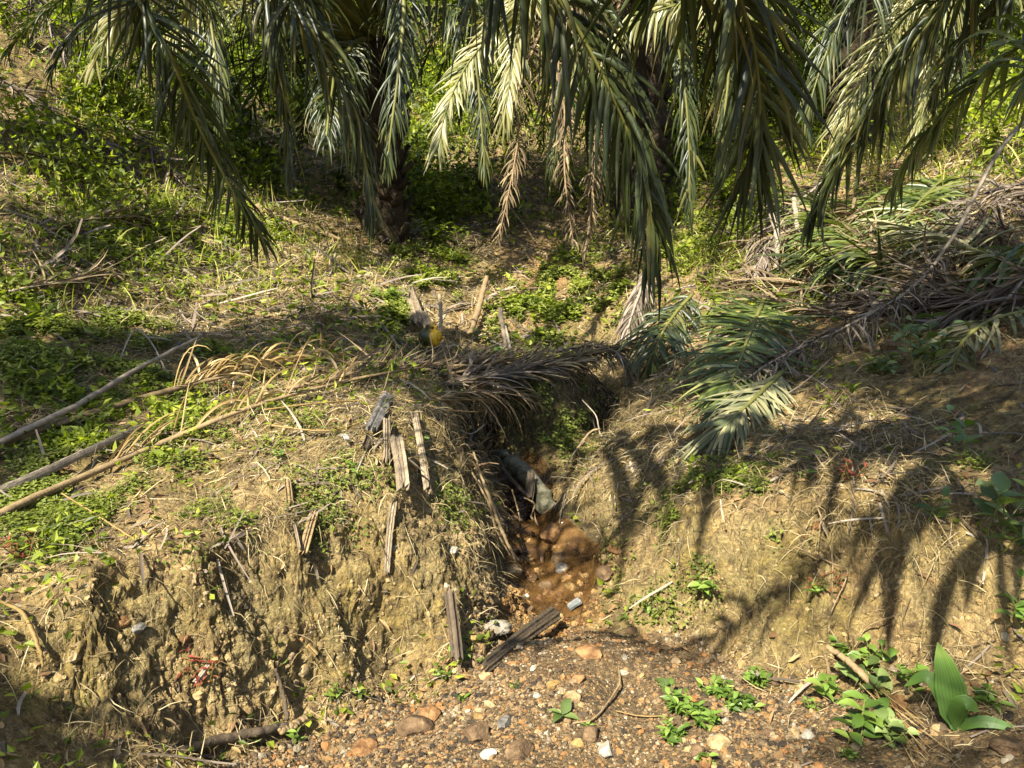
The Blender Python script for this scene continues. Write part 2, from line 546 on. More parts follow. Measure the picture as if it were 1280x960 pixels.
def dull_mat(name, cols, rough=.85, nsc=14, stretch=None, bstr=.5, bdist=.006, pos=None, use_rnd=.5):
    m, nt, bs, out = newmat(name)
    n1 = noise(nt, nsc, 5, .65, stretch)
    v = mth(nt, 'ADD', mth(nt, 'MULTIPLY', attr(nt, 'rnd'), use_rnd), mth(nt, 'MULTIPLY', n1, 1.0 - use_rnd * .6))
    nt.links.new(ramp(nt, v, [lin(x) for x in cols], pos), bs.inputs['Base Color'])
    bs.inputs['Roughness'].default_value = rough; bs.inputs['Specular IOR Level'].default_value = .25
    bump(nt, bs, noise(nt, nsc * 3, 4, .7, stretch), bstr, bdist)
    return m


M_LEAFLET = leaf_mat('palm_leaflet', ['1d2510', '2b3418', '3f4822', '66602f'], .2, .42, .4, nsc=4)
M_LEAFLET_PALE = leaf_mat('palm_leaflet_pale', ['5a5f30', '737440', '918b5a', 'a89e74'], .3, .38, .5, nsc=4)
M_LEAFLET_CUT = leaf_mat('palm_leaflet_cut', ['313d18', '4a5722', '69723a', '94905a'], .25, .4, .5, nsc=4)
M_LEAFLET_WILT = leaf_mat('palm_leaflet_wilt', ['4a5136', '67694a', '86805c', '9c916c'], .15, .6, .3, (1.2, 1.2, .8), nsc=5)
M_DEAD = leaf_mat('palm_leaflet_dead', ['41362a', '5f513c', '7d6d51', 'a2906b'], .12, .75, .2, (1.3, 1.1, .8), nsc=6)
M_DEADGREY = leaf_mat('palm_leaflet_grey', ['393128', '554b3e', '71665a', '978b7a'], .08, .8, .2, (1.2, 1.1, .9), nsc=6)
M_DRYGOLD = leaf_mat('dry_blade', ['62522f', '836c40', 'a38a58', 'c2ab7c'], .2, .6, .3, (1.3, 1.1, .8), nsc=8)
M_RACHIS = dull_mat('rachis_green', ['3b3d1c', '5a5a2a', '767440'], .5, 6, None, .2, .003)
M_STALK = dull_mat('dry_stalk', ['3c3022', '5f4d37', '83704f', 'a5936e'], .75, 28, None, .7, .005, use_rnd=.25)
M_STALK_GREY = dull_mat('grey_stalk', ['443c32', '6a6051', '8d8271', 'aba08d'], .8, 30, None, .7, .005, use_rnd=.25)
M_WOOD = dull_mat('rotten_wood', ['382f24', '5d513f', '83755f', 'a2947a'], .85, 30, (1, 1, .18), .9, .01)
M_WOODDARK = dull_mat('dark_wood', ['1c1814', '342c22', '4d4233', '695b45'], .8, 22, (1, 1, .3), .8, .008)
M_BARK = dull_mat('palm_bark', ['15110d', '261f16', '3b3122', '51452f'], .9, 9, None, 1.0, .03)
M_STRAW = leaf_mat('straw', ['453a28', '6f6142', '94855f', 'bdae88'], .15, .75, .2, (1.2, 1.1, .8), nsc=3)
M_CREEPER = leaf_mat('creeper', ['3f471a', '596324', '767f34', '9c9d50'], .35, .55, .3, nsc=1.5)
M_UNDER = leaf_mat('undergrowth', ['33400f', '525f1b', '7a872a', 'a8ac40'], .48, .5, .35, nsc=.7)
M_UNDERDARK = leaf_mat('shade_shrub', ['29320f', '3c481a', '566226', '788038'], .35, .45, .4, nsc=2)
M_BROAD = leaf_mat('broad_leaf', ['35491a', '4c6424', '678034', '8b9c4c'], .3, .38, .5, nsc=12)
M_BROADDK = leaf_mat('dull_leaf', ['36451f', '4b5b2c', '65763f', '838d58'], .22, .5, .4, nsc=12)
M_REDWEED = leaf_mat('reddish_weed', ['4a2018', '6b2f20', '84402c', '6a5030'], .3, .6, .3, (1.4, .9, .7))

# the ground: earth, moss, litter, iron stain
m_ground, nt, bs, out = newmat('bank_soil')
n1 = noise(nt, 2.2, 6, .62); n2 = noise(nt, 14, 6, .68); n3 = noise(nt, 70, 4, .7)
nv = noise(nt, 9, 4, .6, (1, 1, .25))
base = ramp(nt, n2, [lin('453824'), lin('675538'), lin('867149'), lin('9d885e'), lin('af9b73')], [.25, .4, .52, .64, .8])
olive = ramp(nt, n2, [lin('38301b'), lin('5a4c2a'), lin('7f6d3c'), lin('a08d55')], [.3, .45, .58, .75])
base = mix(nt, ramp(nt, n1, [(0, 0, 0), (1, 1, 1)], [.42, .6]), base, olive)
base = mix(nt, mth(nt, 'MULTIPLY', attr(nt, 'steep'), mth(nt, 'MULTIPLY', ramp(nt, nv, [(0, 0, 0), (1, 1, 1)], [.40, .62]), .75)), base, ramp(nt, n3, [lin('554a2e'), lin('7d6f47'), lin('a19068')], [.32, .5, .68]))
base = mix(nt, attr(nt, 'humus_shade'), base, ramp(nt, n2, [lin('15110a'), lin('2a2316'), lin('453a26')], [.3, .5, .7]))
base = mix(nt, mth(nt, 'MULTIPLY', attr(nt, 'moss'), ramp(nt, n2, [(.05, .05, .05), (.85, .85, .85)], [.42, .6])), base, ramp(nt, n3, [lin('2b2c13'), lin('4d4c22'), lin('746c38')], [.34, .5, .66]))
base = mix(nt, attr(nt, 'path'), base, ramp(nt, n2, [lin('6a4c30'), lin('8c6b47'), lin('a9875c')], [.3, .5, .7]))
base = mix(nt, attr(nt, 'gravelm'), base, ramp(nt, n3, [lin('3e3322'), lin('5f4e33'), lin('7c6845')], [.3, .5, .7]))
base = mix(nt, mth(nt, 'MULTIPLY', attr(nt, 'iron'), ramp(nt, n2, [(.35, .35, .35), (1, 1, 1)], [.35, .5])), base, ramp(nt, n2, [lin('20150b'), lin('422c16'), lin('654722'), lin('83633b')], [.28, .45, .58, .75]))
vo = nt.nodes.new('ShaderNodeTexVoronoi'); vo.inputs['Scale'].default_value = 55
nt.links.new(nt.nodes.new('ShaderNodeNewGeometry').outputs['Position'], vo.inputs['Vector'])
vs = nt.nodes.new('ShaderNodeSeparateColor'); nt.links.new(vo.outputs['Color'], vs.inputs[0])
peb = ramp(nt, vs.outputs[0], [(.55, .52, .5), (1, 1, 1), (1, 1, 1), (1.35, 1.28, 1.15)], [.0, .3, .75, 1])
base = mix(nt, .75, base, peb, 'MULTIPLY')
n4 = noise(nt, 190, 3, .7)
base = mix(nt, .8, base, ramp(nt, n4, [(.5, .48, .45), (1, 1, 1), (1.3, 1.25, 1.2)], [.32, .5, .68]), 'MULTIPLY')
nt.links.new(base, bs.inputs['Base Color'])
wet = mth(nt, 'MULTIPLY', attr(nt, 'wet'), 1.0)
rg = mth(nt, 'SUBTRACT', .92, mth(nt, 'MULTIPLY', wet, .6))
nt.links.new(rg, bs.inputs['Roughness'])
bs.inputs['Specular IOR Level'].default_value = .3
hgt = mth(nt, 'ADD', mth(nt, 'ADD', mth(nt, 'MULTIPLY', n2, .4), mth(nt, 'MULTIPLY', n3, .5)), mth(nt, 'ADD', mth(nt, 'MULTIPLY', n4, .25), mth(nt, 'MULTIPLY', vo.outputs['Distance'], -.35)))
bump(nt, bs, hgt, 1.0, .03)

# stones
m_stone, nt, bs, out = newmat('gravel_stone')
c = ramp(nt, attr(nt, 'rnd'), [lin('2a231a'), lin('453926'), lin('63533b'), lin('7b694c'), lin('6c5434'), lin('8a6a40'), lin('7a5229'), lin('968058'), lin('76705f'), lin('a3947a')], [0, .16, .32, .48, .6, .7, .78, .86, .95, 1])
c = mix(nt, .55, c, ramp(nt, noise(nt, 45, 4, .7), [(.35, .33, .3), (1, 1, 1)], [.3, .65]), 'MULTIPLY')
nt.links.new(c, bs.inputs['Base Color']); bs.inputs['Roughness'].default_value = .8; bs.inputs['Specular IOR Level'].default_value = .3
bump(nt, bs, noise(nt, 120, 3, .7), .5, .003)


def rock_mat(name, cols):
    m, nt, bs, out = newmat(name)
    nt.links.new(ramp(nt, noise(nt, 16, 6, .7), [lin(x) for x in cols], np.linspace(.3, .72, len(cols))), bs.inputs['Base Color'])
    bs.inputs['Roughness'].default_value = .85; bs.inputs['Specular IOR Level'].default_value = .25
    bump(nt, bs, noise(nt, 60, 5, .7), .8, .008)
    return m


M_ROCK = {'orange': rock_mat('orange_rock', ['3c2a1a', '614427', '80603c', '9a7b55']), 'tan': rock_mat('tan_rock', ['4f402a', '7c6746', 'a08a62', 'b5a27e']),
          'grey': rock_mat('grey_rock', ['37342f', '5a564e', '7d7970', '9b978d']), 'brown': rock_mat('brown_rock', ['2b2117', '4a3a26', '66523a', '826c4e']),
          'pale': rock_mat('pale_rock', ['6a6252', '8a8270', 'a39b89', 'b5ae9e']), 'blue': rock_mat('bluish_rock', ['3a3c3c', '525554', '6a6d6b', '808280']),
          'ochre': rock_mat('ochre_clod', ['4a3a22', '715a32', '927848', 'a88f62'])}

M_PLEAT = leaf_mat('pleated_leaf', ['2b4018', '3a5420', '527030', '8a8648'], .3, .48, .4, nsc=12)
m_water, nt, bs, out = newmat('stream_water')
nt.links.new(ramp(nt, noise(nt, 7, 4, .6), [lin('2e200f'), lin('543c1e'), lin('735532')], [.3, .5, .7]), bs.inputs['Base Color'])
bs.inputs['Roughness'].default_value = .05; bs.inputs['IOR'].default_value = 1.33
bs.inputs['Alpha'].default_value = .6
bump(nt, bs, noise(nt, 22, 3, .6), .35, .01)
# ------------------------------------------------------------------ ground masks and the ground itself
jx, jy = PX + 30 * n_edge, PY + 24 * n_mid
HUMUS_SHADE = blob(jx, jy, [(645, 500, 85, 60, .7), (592, 530, 34, 60, 1.2), (750, 515, 28, 45, 1.2), (645, 632, 50, 60, 1.6), (655, 660, 30, 30, 1.4), (605, 590, 25, 60, 1), (735, 690, 22, 60, .7), (640, 450, 130, 20, .7), (480, 180, 60, 90, .8), (330, 120, 90, 70, .8), (700, 230, 120, 90, .6),
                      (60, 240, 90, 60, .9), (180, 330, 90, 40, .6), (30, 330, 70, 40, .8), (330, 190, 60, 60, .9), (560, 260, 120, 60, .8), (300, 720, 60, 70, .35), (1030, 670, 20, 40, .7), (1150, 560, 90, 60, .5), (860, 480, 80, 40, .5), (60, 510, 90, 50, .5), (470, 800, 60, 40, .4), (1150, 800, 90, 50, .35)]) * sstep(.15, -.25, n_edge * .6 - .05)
GDARK = blob(PX + 8 * n_edge, PY + 8 * n_mid, [(640, 620, 34, 44, 1), (655, 655, 26, 26, 1), (596, 530, 26, 60, 1), (610, 585, 20, 40, 1), (754, 512, 22, 48, 1), (735, 690, 20, 55, .9), (716, 640, 22, 26, .75), (620, 680, 14, 50, .7), (675, 510, 80, 75, .72)]) * (DEP > 3.2) * (DEP < 8)  # gully shade painted into the dark, wet, mossy soil colour
HUMUS_SHADE = np.maximum(HUMUS_SHADE, GDARK)
MOSS = blob(jx, jy, [(650, 520, 90, 60, .9), (880, 760, 120, 70, .55), (990, 740, 70, 80, .6), (230, 780, 160, 70, .45), (100, 870, 120, 60, .5), (750, 620, 60, 40, .6), (420, 800, 120, 60, .3), (150, 430, 200, 90, .6), (560, 350, 60, 40, .7), (720, 390, 60, 50, .7),
                     (200, 260, 200, 90, .6), (300, 560, 160, 80, .45), (60, 640, 90, 60, .8), (790, 560, 90, 50, .35), (1180, 720, 80, 80, .3)])
IRON = np.maximum(.6 * STREAMG * sstep(670, 705, PY), blob(jx, jy, [(690, 722, 40, 40, .9), (660, 765, 60, 18, .5), (770, 695, 16, 24, .7), (706, 600, 14, 16, .7), (672, 680, 22, 30, .8), (540, 840, 60, 25, .35), (330, 905, 60, 20, .5), (1040, 620, 30, 18, .35), (640, 830, 120, 40, .25), (640, 604, 22, 6, .5)]))
IRON = IRON * (P[:, 1] < 6)
PATHM = blob(jx, jy, [(690, 330, 60, 30, .9), (1100, 220, 60, 26, 1), (990, 400, 70, 24, .7), (430, 310, 60, 30, .6), (660, 360, 50, 24, .6), (600, 400, 60, 20, .4), (1240, 440, 50, 60, .5)]) * .8
WET = np.maximum(STREAMG, blob(PX, PY, [(690, 715, 40, 60, .8), (660, 660, 40, 60, .7), (640, 600, 40, 20, .8)])) * (P[:, 1] < 6)
g = make_mesh('ground', P, TF, m_ground, True, {'steep': STEEP, 'humus_shade': HUMUS_SHADE, 'moss': MOSS, 'iron': IRON, 'path': PATHM, 'wet': WET, 'gravelm': GRAVELG}, None, (0, 0, 0))
tag(g, kind='structure')

# water: a thin sheet down the bed
acc = []
BED = [(640, 592), (655, 606), (668, 640), (668, 668), (676, 700), (690, 725), (690, 752), (684, 776)]
bed3 = [hit(x, y)[0] for x, y in BED]
path, Ls = even(catmull(bed3, 80), 70)
wd = np.interp(np.linspace(0, 1, 70), [0, .15, .35, .5, .7, .85, 1], [.16, .14, .08, .09, .2, .26, .16])
V = []
for k in range(70):
    t = nrm(path[min(k + 1, 69)] - path[max(k - 1, 0)]); s = np.array([t[1], -t[0], 0]); s /= max(np.linalg.norm(s), 1e-6)
    for u in np.linspace(-1, 1, 9):
        q = path[k] + s * u * wd[k]
        V.append([q[0], q[1], max(ground_z(q[0], q[1]) + .02 - .014 * abs(u), -9)])
V = np.array(V).reshape(70, 9, 3)
for k in range(1, 69): V[k, :, 2] = .5 * V[k, :, 2] + .25 * (V[k - 1, :, 2] + V[k + 1, :, 2]) + .003
i, j = np.meshgrid(np.arange(69), np.arange(8), indexing='ij')
wf = np.stack([i * 9 + j, i * 9 + j + 1, (i + 1) * 9 + j + 1, (i + 1) * 9 + j], -1).reshape(-1, 4)
tag(make_mesh('stream_water', V.reshape(-1, 3), wf, m_water, True, None, None, (0, 0, 0)), kind='structure')

# ------------------------------------------------------------------ what nobody could count: straw, creepers, undergrowth, gravel
clump = sstep(-.25, .35, fbm(P, 2.2, 3, 61)); clump2 = sstep(-.1, .4, fbm(P, 5, 3, 71)); clump3 = sstep(-.2, .3, fbm(P, 1.0, 3, 81))
open_ = (1 - GRAVELG) * (1 - np.clip(STREAMG * 1.2, 0, 1))
straw_d = open_ * (0.12 + .9 * clump * (1 - .82 * STEEP)) + blob(PX, PY, [(420, 560, 180, 90, 1.2), (800, 590, 110, 60, 1.3), (1060, 570, 120, 60, 1.6), (560, 640, 60, 80, .6), (430, 380, 150, 60, .8), (860, 500, 110, 50, 1), (1130, 640, 100, 70, .7), (1150, 900, 160, 50, .8), (1200, 830, 100, 40, .8), (200, 340, 260, 90, 1.1), (700, 455, 160, 25, 1.5)]) * open_
GUL = blob(PX, PY, [(670, 515, 100, 85, 1), (655, 640, 45, 70, 1), (700, 700, 50, 70, 1), (592, 530, 30, 60, 1), (750, 515, 25, 45, 1)]) * (DEP < 7.4) * (DEP > 3.2)
straw_d = (straw_d + .5 * blob(PX, PY, [(1150, 900, 170, 60, 1)])) * (1 - .93 * np.clip(GUL * 1.4, 0, 1))
Pn, Nn, R, vi = scatter(150000, straw_d, 1.0, 22)
D = rng.normal(size=(len(Pn), 3)); D[:, 2] -= .15
D = nrm(D - Nn * np.sum(D * Nn, 1, keepdims=True) * .8 + Nn * .22)
sc = np.clip(R / 3.5, .8, 3)
V, Fq, rr_ = strips(Pn + Nn * .004, D, np.cross(D, Nn) + .5 * rng.normal(size=D.shape), rng.uniform(.03, .15, len(Pn)) * sc ** .6, rng.uniform(.0016, .0045, len(Pn)) * sc, rng.uniform(.5, 2.2, len(Pn)), 3, (.8, 1, .8, .2), 0, rng.normal(size=D.shape) * .5)
o = make_mesh('straw_litter', V, Fq, M_STRAW, True, {'rnd': rr_}, None, (0, 0, 0)); tag(o, 'dry straw and dead grass littering the banks', 'litter', kind='stuff')

# straw that hangs over the brinks of the banks
hang_d = blob(PX, PY, [(560, 505, 60, 20, 1), (590, 580, 16, 60, 1), (700, 600, 40, 20, .8), (860, 530, 110, 22, 1), (960, 620, 90, 30, .8), (1040, 650, 30, 30, 2), (300, 650, 100, 25, 1), (1110, 620, 90, 30, 1), (720, 455, 70, 20, 1), (350, 640, 30, 20, 1.5), (1150, 690, 60, 60, .7), (610, 640, 12, 50, 1.2), (655, 640, 25, 20, 1), (745, 500, 25, 30, 1.0)]) * open_
Pn, Nn, R, vi = scatter(6500, hang_d, .5, 9)
D = nrm(Nn * .8 + rng.normal(size=Nn.shape) * .5 + np.array([0, -.5, .2]))
V, Fq, rr_ = strips(Pn, D, rng.normal(size=D.shape), rng.uniform(.05, .2, len(Pn)), rng.uniform(.0018, .004, len(Pn)), rng.uniform(2.2, 5, len(Pn)), 5, (.7, 1, .8, .2), 0, rng.normal(size=D.shape) * .6)
o = make_mesh('hanging_grass', V, Fq, M_STRAW, True, {'rnd': rr_ * .8}, None, (0, 0, 0)); tag(o, 'dead grass and rootlets hanging over the brinks of the banks', 'dead grass', kind='stuff')

# creeper: small round leaves hugging the ground
cr_d = blob(jx, jy, [(90, 450, 130, 45, .8), (170, 465, 110, 32, 1.0), (40, 640, 70, 40, 1.3), (100, 585, 70, 40, 1), (220, 545, 60, 40, .45), (300, 600, 60, 50, .28), (340, 540, 80, 40, .2), (450, 605, 60, 40, .2), (270, 660, 60, 40, .3), (525, 345, 45, 30, 1.1), (490, 395, 20, 25, 1), (720, 385, 50, 50, .9), (660, 400, 40, 30, .5),
                     (900, 640, 70, 45, .9), (860, 690, 60, 35, .45), (830, 740, 50, 40, .2), (60, 350, 110, 30, .3), (220, 300, 120, 50, .4), (330, 350, 50, 20, .3), (900, 310, 60, 30, .8), (670, 520, 70, 60, .22), (1100, 450, 60, 20, .2), (560, 640, 40, 30, .15), (400, 650, 60, 40, .25), (1250, 620, 60, 60, .3)]) * open_ * clump2
Pn, Nn, R, vi = scatter(80000, cr_d * (1 - .75 * blob(PX, PY, [(330, 345, 190, 55, 1)])), .9, 14)
up = nrm(Nn + np.array([0, 0, .8]))
D = rng.normal(size=Pn.shape); D = nrm(D - up * np.sum(D * up, 1, keepdims=True) + up * rng.uniform(-.1, .5, (len(Pn), 1)))
sc = np.clip(R / 4, .8, 2)
hgt = rng.random(len(Pn)) ** 1.5 * .05 * sc
V, Fq, rr_ = diamonds(Pn + up * hgt[:, None], D, np.cross(D, up), rng.uniform(.012, .032, len(Pn)) * sc, rng.uniform(.010, .022, len(Pn)) * sc, np.clip(rng.random(len(Pn)) * .6 + 5 * hgt, 0, 1))
o = make_mesh('creeper_cover', V, Fq, M_CREEPER, False, {'rnd': rr_}, None, (0, 0, 0)); tag(o, 'low green creeper covering parts of the slopes', 'ground cover', kind='stuff')

# a second, larger leaved weed scattered through it
Pn, Nn, R, vi = scatter(14000, (cr_d * .7 + .025 * open_) * clump3 * (1 - .95 * STEEP) * (1 - GDARK) * (1 - .8 * blob(PX, PY, [(400, 570, 180, 100, 1), (330, 345, 220, 70, 1), (120, 340, 160, 60, .8)])), .9, 14)
sc = np.clip(R / 4, .8, 1.8)
D = nrm(rng.normal(size=Pn.shape) * [1, 1, .35] + [0, 0, .15])
V, Fq, rr_ = diamonds(Pn + np.array([0, 0, 1.0]) * (rng.random(len(Pn)) * .08 * sc)[:, None], D, rng.normal(size=D.shape) * [1, 1, .3], rng.uniform(.03, .065, len(Pn)) * sc, rng.uniform(.015, .035, len(Pn)) * sc)
o = make_mesh('low_weeds', V, Fq, M_UNDER, False, {'rnd': rr_}, None, (0, 0, 0)); tag(o, 'low weeds with larger leaves scattered over the slopes', 'weeds', kind='stuff')
# flat grey scraps of old palm leaflet matted into the litter
Pn, Nn, R, vi = scatter(4200, straw_d * (1 - .7 * STEEP), .9, 14)
D = rng.normal(size=Pn.shape); D = nrm(D - Nn * np.sum(D * Nn, 1, keepdims=True) * .95)
sc = np.clip(R / 4, .8, 2)
V, Fq, rr_ = strips(Pn + Nn * .012, D, np.cross(D, Nn) + .3 * rng.normal(size=D.shape), rng.uniform(.07, .32, len(Pn)) * sc, rng.uniform(.006, .016, len(Pn)) * sc, rng.uniform(.1, .8, len(Pn)), 4, (.8, 1, .9, .5), .3, rng.normal(size=D.shape) * .35)
o = make_mesh('leaflet_litter', V, Fq, M_DEADGREY, True, {'rnd': np.clip(rr_ * 1.1, 0, 1)}, None, (0, 0, 0)); tag(o, 'flat grey scraps of old palm leaflets matted into the litter', 'litter', kind='stuff')

# taller weeds on the hillside: clumped leaf masses
un_d = (blob(jx, jy, [(110, 150, 160, 130, 1), (40, 250, 90, 50, .6), (230, 240, 110, 40, .5), (60, 60, 120, 90, 1), (330, 160, 110, 110, .8), (560, 270, 90, 50, .8), (480, 260, 40, 60, .5), (420, 20, 160, 60, 1), (900, 230, 70, 70, 1), (860, 180, 120, 140, .6), (1180, 100, 160, 110, .7), (640, 60, 300, 100, .6), (930, 290, 50, 30, .6), (350, 290, 30, 20, .3), (30, 340, 70, 20, .2)])
        + sstep(11, 14, RAD) * .7) * (.06 + 1.2 * clump3 ** 1.6) * (1 - np.clip(PATHM * 1.3, 0, 1)) * (RAD > 4.5)
Pn, Nn, R, vi = scatter(190000, un_d, .6, 45)
cl = (fbm(Pn, 1.1, 2, 91) * .5 + .5)
sc = np.clip(R / 8, .8, 3)
hgt = np.abs(rng.normal(size=len(Pn))) * .21 * (.3 + 1.5 * cl) * sc ** .8 * np.clip((R - 4) / 4, .3, 1)
D = nrm(rng.normal(size=Pn.shape) + np.array([0, -.2, -.1]))
Pn = Pn + np.array([0, 0, 1.0]) * hgt[:, None] + rng.normal(size=Pn.shape) * .03 * sc[:, None]
S = rng.normal(size=Pn.shape); S[:, 2] *= .4
V, Fq, rr_ = diamonds(Pn, D, S, rng.uniform(.03, .1, len(Pn)) * sc, rng.uniform(.018, .055, len(Pn)) * sc)
o = make_mesh('undergrowth', V, Fq, M_UNDER, False, {'rnd': rr_}, None, (0, 0, 0)); tag(o, 'leafy green undergrowth covering the hillside', 'undergrowth', kind='stuff')

# grass blades standing in the weeds
gr_d = (blob(jx, jy, [(150, 270, 180, 60, .8), (260, 340, 140, 40, .5), (80, 370, 120, 40, .4), (420, 330, 60, 40, .4), (150, 180, 120, 90, .6), (900, 330, 60, 30, .6), (1150, 170, 120, 80, .6)]) + sstep(12, 16, RAD) * .2) * open_
Pn, Nn, R, vi = scatter(13000, gr_d, .8, 30)
D = nrm(np.array([0, 0, 1.0]) + rng.normal(size=Pn.shape) * .4)
sc = np.clip(R / 6, .8, 2.5)
V, Fq, rr_ = strips(Pn, D, rng.normal(size=D.shape), rng.uniform(.1, .32, len(Pn)) * sc ** .6, rng.uniform(.005, .01, len(Pn)) * sc, rng.uniform(.3, 1.8, len(Pn)), 4, (.7, 1, .7, .05))
o = make_mesh('grass', V, Fq, leaf_mat('grass_blade', ['5a6324', '77802e', '9a9a48', 'b5a868'], .35, .6, .3, nsc=2), True, {'rnd': rr_}, None, (0, 0, 0)); tag(o, 'thin grass standing on the slope', 'grass', kind='stuff')

# gravel: thousands of faceted stones
ico = [(-1, 1.618, 0), (1, 1.618, 0), (-1, -1.618, 0), (1, -1.618, 0), (0, -1, 1.618), (0, 1, 1.618), (0, -1, -1.618), (0, 1, -1.618), (1.618, 0, -1), (1.618, 0, 1), (-1.618, 0, -1), (-1.618, 0, 1)]
icf = [(0, 11, 5), (0, 5, 1), (0, 1, 7), (0, 7, 10), (0, 10, 11), (1, 5, 9), (5, 11, 4), (11, 10, 2), (10, 7, 6), (7, 1, 8), (3, 9, 4), (3, 4, 2), (3, 2, 6), (3, 6, 8), (3, 8, 9), (4, 9, 5), (2, 4, 11), (6, 2, 10), (8, 6, 7), (9, 8, 1)]
icv = nrm(np.array(ico)); icf = np.array(icf)


def subdiv(v, f):
    v = list(map(tuple, v)); d = {}; o = []
    def md(a, b):
        k = (min(a, b), max(a, b))
        if k not in d:
            m = nrm(np.array(v[a]) + np.array(v[b])); d[k] = len(v); v.append(tuple(m))
        return d[k]
    for a, b, c in f:
        x, y, z = md(a, b), md(b, c), md(c, a)
        o += [(a, x, z), (x, b, y), (z, y, c), (x, y, z)]
    return np.array(v), np.array(o)


icv1, icf1 = subdiv(icv, icf); icv2, icf2 = subdiv(icv1, icf1); icv3, icf3 = subdiv(icv2, icf2)


def stones(Pc, Nc, size, vv, ff, flat=(.45, .9)):
    N = len(Pc)
    q = rng.normal(size=(N, 3, 3)); q, _ = np.linalg.qr(q)
    ax = np.stack([rng.uniform(.75, 1.25, N), rng.uniform(.6, 1.0, N), rng.uniform(*flat, N)], 1) * size[:, None] * .5
    sh = 1 + .2 * rng.normal(size=(N, len(vv)))[..., None]
    loc = vv[None] * sh * ax[:, None]
    # lie roughly flat on the surface
    t1 = nrm(np.cross(Nc, rng.normal(size=(N, 3)))); t2 = np.cross(Nc, t1)
    Nt = nrm(Nc + .25 * rng.normal(size=(N, 3)))
    V = Pc[:, None] + loc[..., 0:1] * t1[:, None] + loc[..., 1:2] * t2[:, None] + loc[..., 2:3] * Nt[:, None]
    Fq = ff[None] + (np.arange(N) * len(vv))[:, None, None]
    return V.reshape(-1, 3), Fq.reshape(-1, 3), len(vv)


gd = GRAVELG * (RAD > .9) + blob(PX, PY, [(640, 770, 90, 40, .5), (600, 820, 40, 40, .8), (690, 730, 60, 50, .25), (470, 880, 100, 25, .6), (1080, 860, 120, 30, .5), (560, 740, 60, 60, .12), (300, 800, 200, 80, .05), (520, 680, 60, 60, .05), (900, 800, 80, 30, .1), (1240, 830, 60, 60, .4)])
gd = gd * (1 - .62 * sstep(940, 1040, PX) * sstep(.9, .2, GRAVELG * .0 + clump3)) * (.35 + clump)
allp, allf, allr, nb = [], [], [], 0
for cnt, med, sg, lo, hi, vv_, ff_ in ((38000, .0062, .45, .003, .014, icv, icf), (9000, .0125, .45, .009, .032, icv1, icf1)):
    Pn, Nn, R, vi = scatter(cnt, gd, .5, 6)
    size = np.exp(rng.normal(math.log(med), sg, len(Pn))).clip(lo, hi)
    V, Fq, k = stones(Pn + Nn * (size * rng.uniform(-.15, .2, len(Pn)))[:, None], Nn, size, vv_, ff_)
    tone = np.clip(rng.random(len(Pn)) ** 1.25 + .18 * fbm(Pn, 5, 2, 111), 0, 1)
    allp.append(V); allf.append(Fq + nb); allr.append(np.repeat(tone, k)); nb += len(V)
o = make_mesh('gravel', np.concatenate(allp), np.concatenate(allf), m_stone, False, {'rnd': np.concatenate(allr)}, None, (0, 0, 0)); tag(o, 'loose mixed gravel heaped at the mouth of the gully', 'gravel', kind='stuff')
# stones and rotten scraps coated with rust in the bed
sd_ = STREAMG * (PY > 670) + blob(PX, PY, [(690, 740, 60, 50, .6)]) * (PY > 670) * (P[:, 1] < 5.6) * (P[:, 1] > 3.2)
Pn, Nn, R, vi = scatter(900, sd_, .3, 6)
size = np.exp(rng.normal(math.log(.016), .6, len(Pn))).clip(.005, .09)
V, Fq, k = stones(Pn + Nn * (size * .1)[:, None], Nn, size, icv2, icf2)
o = make_mesh('rusty_gravel', V, Fq, dull_mat('rusty_stone', ['1f150a', '3d2a15', '604526', '85683c', '6a5a42'], .5, 30, None, .5, .004), False, {'rnd': np.repeat(rng.random(len(Pn)), k)}, None, (0, 0, 0)); tag(o, 'rust coated stones in the bed of the stream', 'gravel', kind='stuff')
Pn, Nn, R, vi = scatter(700, blob(PX, PY, [(645, 635, 40, 40, 1), (600, 560, 25, 50, 1), (700, 700, 40, 50, .25)]) * (P[:, 1] < 6.5) * (P[:, 1] > 3.5), .3, 8)
D = nrm(rng.normal(size=Pn.shape) + Nn * .2)
V, Fq, rr_ = strips(Pn + Nn * .01, D, rng.normal(size=D.shape), rng.uniform(.04, .16, len(Pn)), rng.uniform(.006, .03, len(Pn)), .6, 3, (.5, 1, .8, .2), .3, rng.normal(size=D.shape) * .5)
o = make_mesh('rotten_leaves', V, Fq, leaf_mat('rotten_leaf', ['1c140c', '35271a', '59422a', '8a7050'], .05, .5, .4, (1.2, 1, .8), nsc=9), True, {'rnd': rr_}, None, (0, 0, 0)); tag(o, 'rotten leaves and chips caught in the dark hollow of the stream', 'leaves', kind='stuff')
# crumbs of earth and small stones on the faces
Pn, Nn, R, vi = scatter(13000, open_ * (STEEP * .9 + .12) * (.1 + clump2 ** 2), 1.0, 8)
size = np.exp(rng.normal(math.log(.0075), .6, len(Pn))).clip(.003, .045)
V, Fq, k = stones(Pn, Nn, size, icv1, icf1)
rn = rng.random(len(Pn))
o = make_mesh('soil_crumbs', V, Fq, dull_mat('crumb', ['483a23', '625130', '7a6742', '8c7852', '6f6656'], .9, 40, None, .5, .004), False, {'rnd': np.repeat(rn, k)}, None, (0, 0, 0)); tag(o, 'crumbs of earth and small stones on the bank faces', 'crumbs', kind='stuff')
